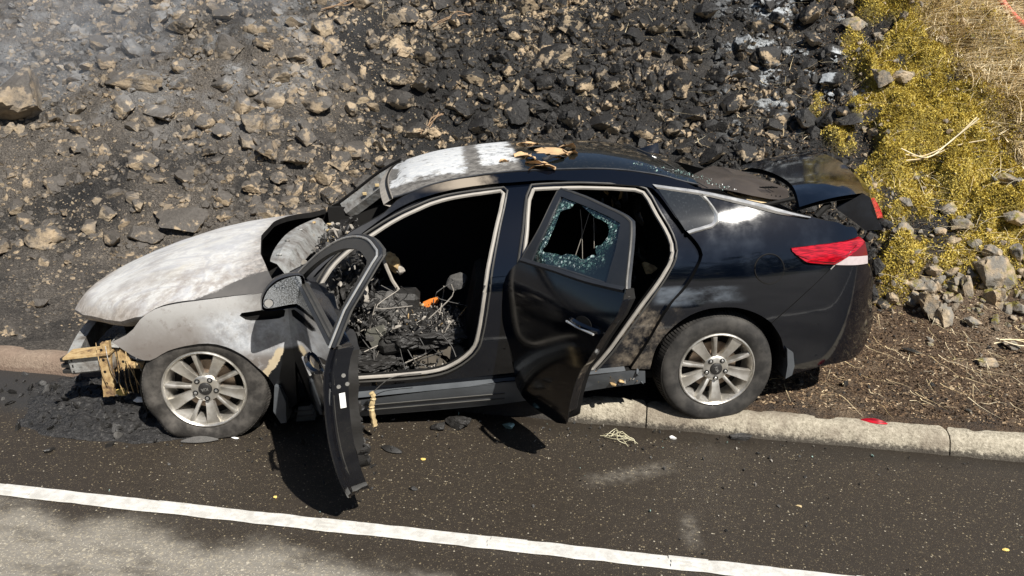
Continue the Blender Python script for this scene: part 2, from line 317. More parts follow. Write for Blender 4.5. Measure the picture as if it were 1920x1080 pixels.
fac = rk.math('ADD', rk.math('ADD', rk.math('MULTIPLY', n1, .55), rk.math('MULTIPLY', n2, .75)), rk.math('MULTIPLY', nz, .16))
fac = rk.math('ADD', fac, rk.math('ADD', rk.math('ADD', rk.math('MULTIPLY', rt, .085), .022), rk.math('MULTIPLY', lite, -.25)))
cm = rk.ramp(fac, .69, .75)
charc = rk.mix(rt, rk.mix(n3, (.025, .022, .020), (.14, .125, .108)), rk.mix(n3, (.003, .0029, .0028), (.030, .028, .026)))
dust = rk.math('MULTIPLY', rk.ramp(sp_[0], -1.6, -3.2), rk.ramp(rk.math('ADD', n2, rk.math('MULTIPLY', nz, .2)), .38, .66, .15, .75)); tan = rk.mix(dust, tan, rk.mix(n3, (.085, .072, .06), (.19, .165, .135)))
col = rk.mix(cm, tan, charc); col = rk.mix(rk.math('MULTIPLY', lite, rk.ramp(n2, .4, .6)), col, (.20, .185, .16))
ash = rk.math('MULTIPLY', rk.ramp(rk.noise(P_, 2.4, 6, .7), .44, .62), rk.math('MULTIPLY', rk.ramp(sp_[0], -2.4, -3.4), rk.ramp(sp_[1], 2.4, 3.3))); col = rk.mix(rk.math('MULTIPLY', ash, rk.ramp(nz, -.2, .6, .1, .6)), col, (.25, .255, .26))
fo = rk.math('MULTIPLY', rk.ramp(rk.noise(P_, 3.2, 5, .7), .53, .62), rk.math('MULTIPLY', rk.math('MULTIPLY', rk.ramp(sp_[0], .9, 1.5), rk.ramp(sp_[0], 2.5, 2.2)), rk.math('MULTIPLY', rk.ramp(sp_[1], 3.3, 3.6), rk.ramp(nz, -.1, .4))))
col = rk.mix(rk.math('MULTIPLY', fo, .6), col, (.62, .66, .69))
col = rk.mix(rk.math('MULTIPLY', rk.math('MULTIPLY', rk.ramp(rk.noise(P_, 6, 5, .7), .5, .62), rk.ramp(nz, .15, .6)), lite), col, (.17, .145, .025))
rk.set(col=col, rough=rk.ramp(cm, 0, 1, .9, .52), spec=.35, nrm=rk.bump(n3, .6, .02, rk.bump(rk.noise(P_, 150, 4, .7), .5, .006)))
def rock_shape(sub, seed, cuts=9, rough=.20):
    r = np.random.RandomState(seed); V, F = ico(sub); V = V*(1+rough*(fbm(V*1.6+seed*3.1, 3, seed)-.5)*2)[:, None]
    for _ in range(cuts):
        nrm = r.normal(size=3); nrm /= np.linalg.norm(nrm); d = .42+.33*r.rand(); s = V@nrm-d; V = V-np.where(s > 0, s*.93, 0)[:, None]*nrm
    V = V*(1+.13*(fbm(V*4+seed, 3, seed+9)-.5)*2)[:, None]
    V = V/np.abs(V).max(0)/2
    return V, F
BASE = []
for i in range(16):
    V, F = rock_shape(3, 100+i, 8+i % 8, .38); me = bpy.data.meshes.new('rock'); me.from_pydata(V.tolist(), [], F.tolist()); me.materials.append(rk.m)
    me.polygons.foreach_set('use_smooth', np.ones(len(F), dtype=bool)); me.set_sharp_from_angle(angle=math.radians(22)); BASE.append(me)
def up_at(x, y):
    e = .12; hx = (H0(np.array(x+e), np.array(y))-H0(np.array(x-e), np.array(y)))/(2*e); hy = (H0(np.array(x), np.array(y+e))-H0(np.array(x), np.array(y-e)))/(2*e)
    return Vector((-float(hx), -float(hy), 1)).normalized()
def rock(x, y, w, h, d, label, group=None, sink=.12, me=None, tilt=.3):
    o = bpy.data.objects.new('rock', me or R_.choice(BASE)); COL.objects.link(o); n = up_at(x, y)
    z = float(H(np.array(x), np.array(y)))
    ax = Vector((1, 0, 0)); ax = (ax-n*ax.dot(n)).normalized(); by = n.cross(ax)
    M = Matrix((ax, by, n)).transposed() @ Matrix.Rotation(R_.uniform(-tilt, tilt), 3, 'Z') @ Matrix.Rotation(R_.uniform(-tilt, tilt), 3, 'X')
    if R_.random() < .5: M = M @ Matrix.Rotation(math.pi, 3, 'Z')
    p = Vector((x, y, z))+n*(d*(.5-sink)); o.matrix_world = Matrix.Translation(p) @ M.to_4x4() @ Matrix.Diagonal((w, h, d, 1))
    return tag(o, label, 'rock', group)
NAMED = [(-5.67,2.94,0.6,0.584),(-4.62,3.16,0.629,0.252),(-3.84,3.56,0.301,0.226),(-4.71,1.72,0.455,0.273),(-3.57,2.0,0.516,0.286),(-3.85,1.86,0.328,0.191),(-4.94,1.56,0.152,0.179),(-2.79,3.21,0.341,0.206),(-4.59,2.91,0.215,0.236),(-4.26,2.9,0.316,0.183),(-3.27,2.88,0.251,0.221),(-4.14,2.4,0.291,0.165),(-4.0,2.28,0.277,0.115),(-3.89,0.31,0.162,0.101),(-4.04,0.78,0.165,0.126),(-2.12,3.65,0.214,0.161),(0.22,4.3,0.253,0.198),(-0.57,4.0,0.347,0.26),(-0.68,4.2,0.221,0.221),(0.62,3.79,0.314,0.324),(1.6,3.55,0.231,0.201),(1.54,3.44,0.179,0.169),(1.53,3.33,0.168,0.089),(1.83,3.41,0.207,0.237),(2.12,4.05,0.239,0.156),(2.14,3.2,0.22,0.134),(1.57,4.11,0.318,0.265),(2.96,1.85,0.29,0.25),(2.49,1.66,0.143,0.255),(2.19,2.06,0.11,0.186),(2.18,1.11,0.132,0.066),(2.64,1.03,0.122,0.093),(2.42,2.25,0.172,0.154),(2.78,2.4,0.147,0.112),(2.85,2.27,0.17,0.127),(2.89,2.13,0.142,0.1),(3.19,2.22,0.168,0.142),(2.5,2.5,0.097,0.132),(2.56,1.58,0.126,0.173),(2.73,1.52,0.116,0.101),(2.89,1.29,0.119,0.104),(2.48,1.89,0.181,0.123),(1.16,3.63,0.255,0.225),(0.81,3.55,0.224,0.214),(1.02,3.93,0.263,0.232),(2.47,3.54,0.196,0.196),(2.65,3.56,0.166,0.166),(1.93,4.01,0.156,0.115),(-2.12,2.63,0.292,0.194),(-2.33,2.92,0.24,0.2),(-2.78,2.67,0.274,0.216),(-2.92,2.49,0.212,0.154),(-2.42,2.78,0.217,0.198),(-1.95,2.84,0.248,0.168),(-1.8,3.17,0.225,0.174),(-1.52,3.53,0.21,0.189),(-1.18,3.29,0.256,0.205),(-0.87,3.44,0.228,0.259),(-0.27,3.69,0.231,0.21),(-0.04,3.38,0.254,0.224),(-1.01,3.65,0.18,0.159),(1.46,4.39,0.24,0.196),(2.34,4.26,0.242,0.179),(2.09,3.74,0.202,0.182),(-4.86,2.56,0.219,0.149),(-4.89,2.21,0.192,0.125),(-4.26,1.97,0.167,0.111),(-4.45,1.74,0.154,0.109),(-4.34,1.85,0.165,0.138),(-3.81,1.33,0.17,0.111),(-5.01,3.31,0.192,0.139),(-4.76,3.93,0.281,0.203),(-4.45,3.85,0.334,0.223),(-4.05,3.94,0.245,0.167),(-2.97,4.0,0.277,0.222),(-3.12,3.6,0.214,0.161),(-3.45,3.2,0.186,0.135)]
SPEC = {0: "big tan boulder with a flat pale face at the left edge of the bank", 1: "long flat tan slab overhanging a dark gap on the left bank", 2: "rounded tan rock alone in grey ash on the upper left bank",
 3: "blocky pale brown stone low on the left bank above the kerb", 4: "wide smooth grey-brown slab just above the hood", 5: "cracked brown rock leaning against the smooth slab above the hood",
 27: "largest grey rock in the moss at the right edge of the bank", 28: "upright pointed grey stone at the foot of the moss", 29: "pale narrow stone right beside the tail lamp", 30: "small flat tan stone on the brown litter behind the bumper",
 20: "pale pitted rock topping the little stack behind the boot lid", 21: "middle rock of the little stack behind the boot lid", 22: "small bottom rock of the little stack behind the boot lid", 15: "pale tan rock by itself at the top left of the blackened rubble", 13: "small flat tan stone by the kerb at the left edge", 14: "round grey stone embedded in black soil by the left kerb"}
placed = []; todo = []
for i, (x, y, w, h) in enumerate(NAMED):
    d = max(h, .5*w)*(.6 if w > 1.8*h else .85); o = rock(x, y, w*1.08, h*1.15, d, SPEC.get(i), None, .30, BASE[i % 16]); placed.append((x, y, max(w, h)*.5))
    if i not in SPEC: todo.append((o, x, y, w, h))
tries = 0; nr = len(NAMED)
while nr < 296 and tries < 12000:
    tries += 1; x = R_.uniform(-5.6, 3.6); y = R_.uniform(1.5, 4.75)
    if y < toe(x)+.1 and R_.random() < .8: continue
    if x > 2.05 and R_.random() < .95: continue
    if x < -2.2 and R_.random() < .45: continue
    s = R_.choice((.13, .15, .17, .19, .22))*R_.uniform(.85, 1.2)
    if any((x-a)**2+((y-b)*1.3)**2 < (r+s*.42)**2 for a, b, r in placed): continue
    w, h = s*R_.uniform(.9, 1.45), s*R_.uniform(.7, 1.15); o = rock(x, y, w, h, s*R_.uniform(.7, 1.1), None, None, .24 if x > -2 else .34, None, .7)
    todo.append((o, x, y, w, h)); placed.append((x, y, s*.5)); nr += 1
# each rock's label: size, build, height on the bank and what it stands above; look-alikes in one spot are told apart by their order
AREA = [(-5.0, 'far left of the hood'), (-4.2, 'left of the hood'), (-3.5, 'above the hood nose'), (-2.8, 'above the hood'), (-2.1, 'above the windscreen'), (-1.4, 'above the roof front'), (-.7, 'above the roof flakes'), (0, 'above the roof middle'), (.6, 'above the roof fin'), (1.2, 'above the rear window'), (1.75, 'left of the boot lid'), (2.2, 'above the boot lid'), (9, 'on the mossy end')]
ROWS = [(2.25, 'at the bank foot'), (2.75, 'low on the bank'), (3.25, 'midway up the bank'), (3.75, 'high on the bank'), (4.2, 'near the bank top'), (9, 'at the top edge')]
cells = {}
for o, x, y, w, h in todo:
    key = ('small' if max(w, h) < .17 else 'medium' if max(w, h) < .24 else 'large', 'flat wide' if w > 1.5*h else 'tall' if h > 1.05*w else 'blocky', next(t for v, t in ROWS if y < v), next(t for v, t in AREA if x < v))
    cells.setdefault(key, []).append((x, o))
for (sz, sh, row, ar), l in cells.items():
    l.sort(key=lambda q: q[0]); n = len(l); od = [''] if n == 1 else [', left one', ', right one'] if n == 2 else [', left one', ', middle one', ', right one'] if n == 3 else [', leftmost', ', second from left', ', second from right', ', rightmost'] if n == 4 else [', %s from left' % q for q in ('first', 'second', 'third', 'fourth', 'fifth', 'sixth', 'seventh', 'eighth', 'ninth')]
    for (x, o), s in zip(l, od): tag(o, '%s %s rock %s %s%s' % (sz, sh, row, ar, s), 'rock', 'rocks standing out of the rubble bank')
def scatter_stones(name, n, sizes, dens, sub, seed, sink=.2, nb=10):
    r = np.random.RandomState(seed); bs = [rock_shape(sub, seed*10+k, 6+k % 6, .42) for k in range(nb)]; X = []; Y = []
    while len(X) < n:
        x = r.uniform(-8.0, 4.3, n*2); y = r.uniform(.25, 5.2, n*2); k = r.rand(n*2) < dens(x, y); X += list(x[k]); Y += list(y[k])
    X = np.array(X[:n]); Y = np.array(Y[:n]); Z = H(X, Y); S_ = sizes[0]*(sizes[1]/sizes[0])**(r.rand(n)**1.8); VV = []; FF = []; b = 0
    which = r.randint(0, nb, n)
    for k in range(nb):
        V, F = bs[k]; idx = np.where(which == k)[0]; q = r.normal(size=(len(idx), 4)); q /= np.linalg.norm(q, axis=1)[:, None]; a, b1, c, d = q.T
        M = np.stack([1-2*(c*c+d*d), 2*(b1*c-a*d), 2*(b1*d+a*c), 2*(b1*c+a*d), 1-2*(b1*b1+d*d), 2*(c*d-a*b1), 2*(b1*d-a*c), 2*(c*d+a*b1), 1-2*(b1*b1+c*c)], -1).reshape(-1, 3, 3)
        sc = S_[idx][:, None]*r.uniform(.65, 1.25, (len(idx), 3)); P = np.einsum('nij,nvj->nvi', M, V[None]*sc[:, None]); sl = np.clip((Y[idx]-toe(X[idx]))/.3, 0, 1)
        nrm = np.stack([sl*0, -.65*sl, 1-.24*sl], -1)
        P = P+np.stack([X[idx], Y[idx], Z[idx]], -1)[:, None]+nrm[:, None]*(S_[idx]*(.5-sink-.3*r.rand(len(idx))-.14*(X[idx] < -2.3)))[:, None, None]
        VV.append(P.reshape(-1, 3)); FF.append((F[None]+(np.arange(len(idx))*len(V))[:, None, None]).reshape(-1, 3)+b); b += len(idx)*len(V)
    o = bigmesh(name, np.concatenate(VV), np.concatenate(FF), rk.m, smooth=False); o['kind'] = 'stuff'; return o
def dens_grit(x, y): return np.clip((y-.25)/.6, 0, 1)*(1-.9*mossm(x, y))*np.where(x > .6, .35, 1)*np.clip(.25+1.2*(fbm(np.stack([x*2.1, y*2.1, x*0], -1), 3, 71)-.3), .05, 1)
def dens_rub(x, y):
    onb = np.clip((y-toe(x)+.15)/.4, 0, 1); lf = 1/(1+np.exp((x+2.7)*2.2)); cl = fbm(np.stack([x*1.6, y*1.6, x*0], -1), 3, 70)
    return onb*np.clip(.35+1.5*(fbm(np.stack([x*2.6, y*2.6, x*0], -1), 3, 73)-.25), .2, 1)*(1-.35*lf-.40*lf*(cl < .48))*(1-.93*mossm(x, y))*np.where((x > 2.2), np.where(y < 2.4, .9, .35), 1)
scatter_stones('rubble', 6100, (.05, .16), dens_rub, 2, 21, .30)
scatter_stones('rubble', 15000, (.018, .06), lambda x, y: np.clip(dens_rub(x, y)+.16+.30*((x < -2.2) & (y < 2.4)), 0, 1)*np.where((y < 1.2) & (x > -1.8), .25, 1), 1, 23, .25)
scatter_stones('grit', 30000, (.007, .022), dens_grit, 0, 25, .2)
# ------------------------------------------------------------------ moss, straw, litter
def leafmat(name, stops, rough=.85, sc=3):
    t = NT(name); i = t.n('NewGeometry').outputs['Random Per Island']; p = t.pos(); f = t.math('ADD', t.math('MULTIPLY', i, .6), t.math('MULTIPLY', t.ramp(t.noise(p, sc, 4), .3, .7), .4))
    return t.set(col=t.cr(f, stops), rough=rough, spec=.2)
mossM = leafmat('olive_moss', [(.05, (.09, .06, .014)), (.28, (.34, .25, .04)), (.6, (.56, .435, .08)), (1, (.72, .60, .22))])
strawM = leafmat('dry_straw', [(.06, (.34, .24, .11)), (.35, (.62, .49, .28)), (.7, (.78, .67, .45)), (1, (.86, .80, .64))])
litM = leafmat('brown_litter', [(.05, (.018, .012, .009)), (.32, (.075, .048, .030)), (.55, (.18, .118, .070)), (.78, (.34, .25, .155)), (1, (.58, .48, .34))], sc=6)
def sample(n, x0, x1, y0, y1, fn, seed):
    r = np.random.RandomState(seed); X = np.zeros(0); Y = np.zeros(0)
    for _ in range(60):
        x = r.uniform(x0, x1, n*2); y = r.uniform(y0, y1, n*2); k = r.rand(n*2) < fn(x, y); X = np.r_[X, x[k]]; Y = np.r_[Y, y[k]]
        if len(X) >= n: break
    return X[:n], Y[:n], r
def flakes(name, X, Y, r, smin, smax, mat, lift=.004, upr=.6, asp_=.45, kind='stuff'):
    n = len(X); Z = H(X, Y)+lift*r.rand(n); P = np.stack([X, Y, Z], -1); d = r.normal(size=(n, 3)); d[:, 2] = np.abs(d[:, 2])*upr; d /= np.linalg.norm(d, axis=1)[:, None]
    e = np.cross(d, r.normal(size=(n, 3))); e /= np.linalg.norm(e, axis=1)[:, None]; L = r.uniform(smin, smax, n)[:, None]; w = L*asp_
    V = np.stack([P-e*w*.5, P+e*w*.5, P+d*L*.6+e*w*.45, P+d*L], 1); F = np.arange(n*4).reshape(n, 4)[:, [0, 1, 2, 3]]
    o = bigmesh(name, V.reshape(-1, 3), F, mat); o['kind'] = kind; return o
X, Y, r = sample(140000, 1.9, 4.4, 1.5, 5.1, lambda x, y: mossm(x, y)*(1-.8*grassm(x, y))*np.clip((fbm(np.stack([x, y, x*0], -1)*4.2+7, 3, 30)-.27)/.08, .10, 1), 3); flakes('moss', X, Y, r, .008, .026, mossM, .012, 1.2, .4)
X, Y, r = sample(30000, .55, 4.6, .2, 2.1, lambda x, y: (1-mossm(x, y))*np.clip(x-.5, .0, 1), 4); flakes('leaf_litter', X, Y, r, .006, .024, litM, .004, .25, .5)
X, Y, r = sample(9000, -1.5, 4.2, 1.9, 5.0, lambda x, y: np.clip((x-1.2)/1.2, .06, .8)*(1-mossm(x, y)), 14); flakes('leaf_litter', X, Y, r, .008, .03, litM, .05, .6, .25)
def blades(name, X, Y, r, lmin, lmax, mat, stand, wid=(.0016, .004)):
    n = len(X); Z = H(X, Y); V = []; th = r.uniform(0, 6.283, n); L = r.uniform(lmin, lmax, n); w = r.uniform(*wid, n); up = stand*r.uniform(.3, 1.3, n)
    dirx = np.cos(th); diry = np.sin(th)-.45; px, py = -np.sin(th), np.cos(th); K = 5; rows = []
    for k in range(K):
        t = k/(K-1); hz = t*L*(.35+.65*t)*(1-.35*up); z = up*L*(t-.75*t*t*(1.1-.4*up))+.004
        x = X+dirx*hz; y = Y+diry*hz; zz = np.maximum(Z+z, H0(x, y)+.02+.02*r.rand(n)); ww = w*(1-.8*t)
        rows.append(np.stack([np.stack([x-px*ww, y-py*ww, zz], -1), np.stack([x+px*ww, y+py*ww, zz+ww*.6], -1)], 1))
    V = np.stack(rows, 1).reshape(n, K*2, 3); f = np.array([(2*k, 2*k+1, 2*k+3, 2*k+2) for k in range(K-1)]); F = (f[None]+(np.arange(n)*K*2)[:, None, None]).reshape(-1, 4)
    o = bigmesh(name, V.reshape(-1, 3), F, mat); o['kind'] = 'stuff'; return o
X, Y, r = sample(15500, 2.2, 5.8, 2.3, 5.4, lambda x, y: grassm(x, y)*np.clip(.25+fbm(np.stack([x*3, y*3, x*0], -1), 3, 88), 0, 1), 6); blades('dry_grass', X, Y, r, .14, .50, strawM, .55)
X, Y, r = sample(2600, 2.2, 4.7, 2.3, 5.2, lambda x, y: grassm(x, y), 26); blades('dry_grass', X, Y, r, .16, .5, strawM, .85, (.0022, .0045))
X, Y, r = sample(1100, 2.1, 4.6, 1.9, 5.0, lambda x, y: mossm(x, y), 7); blades('dry_grass', X, Y, r, .12, .45, strawM, .75, (.001, .0025))
X, Y, r = sample(260, -3.2, 2.4, 3.2, 5.0, lambda x, y: x*0+.7, 17); blades('dry_grass', X, Y, r, .10, .40, strawM, .5, (.001, .0022))
X, Y, r = sample(330, .9, 4.2, .3, 1.7, lambda x, y: np.clip(x-.7, 0, 1), 18); blades('dry_grass', X, Y, r, .06, .22, strawM, .12, (.001, .0028))
# woods across the road, behind the photographer: one far mass seen only as a reflection
r = np.random.RandomState(5); VV = []; n = 26000; cx = r.uniform(-38, 38, n); k = r.rand(n)
P = np.stack([cx, -15.5-5*r.rand(n)-1.5*np.sin(cx*.9), .6+(6.5+2.6*np.sin(cx*1.1)+1.6*np.sin(cx*2.7))*k], -1)
d = r.normal(size=(n, 3)); e = r.normal(size=(n, 3)); s = r.uniform(.25, .6, n)[:, None]
V = np.stack([P, P+d*s*.6, P+d*s*.4+e*s*.6, P+e*s*.5], 1); o = bigmesh('far_woods', V.reshape(-1, 3), np.arange(n*4).reshape(n, 4), leafmat('woodland_leaves', [(0, (.02, .03, .01)), (.6, (.05, .07, .02)), (1, (.10, .12, .04))], sc=.4)); o['kind'] = 'stuff'
# smoke drifting over the upper left bank
sm = bpy.data.materials.new('thin_smoke'); sm.use_nodes = True; t = sm.node_tree; t.nodes.clear(); ou = t.nodes.new('ShaderNodeOutputMaterial'); pv = t.nodes.new('ShaderNodeVolumePrincipled'); t.links.new(pv.outputs[0], ou.inputs['Volume']); pv.inputs['Color'].default_value = (.8, .87, .98, 1); pv.inputs['Density'].default_value = .27; pv.inputs['Anisotropy'].default_value = .1
V, F = ico(3); A = []; B = []; b = 0
for (x, y, z, sx, sy, sz, sd) in ((-5.1, 3.2, 2.2, .9, .35, .5, 1), (-4.5, 3.3, 2.75, .7, .35, .55, 2), (-5.7, 2.9, 1.8, .8, .3, .4, 3), (-3.7, 3.5, 2.6, .6, .3, .4, 4)):
    q = V*(1+.5*(fbm(V*1.5+sd*5, 3, sd)-.5))[:, None]*np.array([sx, sy, sz])+np.array([x, y, z]); A.append(q); B.append(F+b); b += len(V)
o = bigmesh('smoke', np.concatenate(A), np.concatenate(B), sm); o['kind'] = 'stuff'
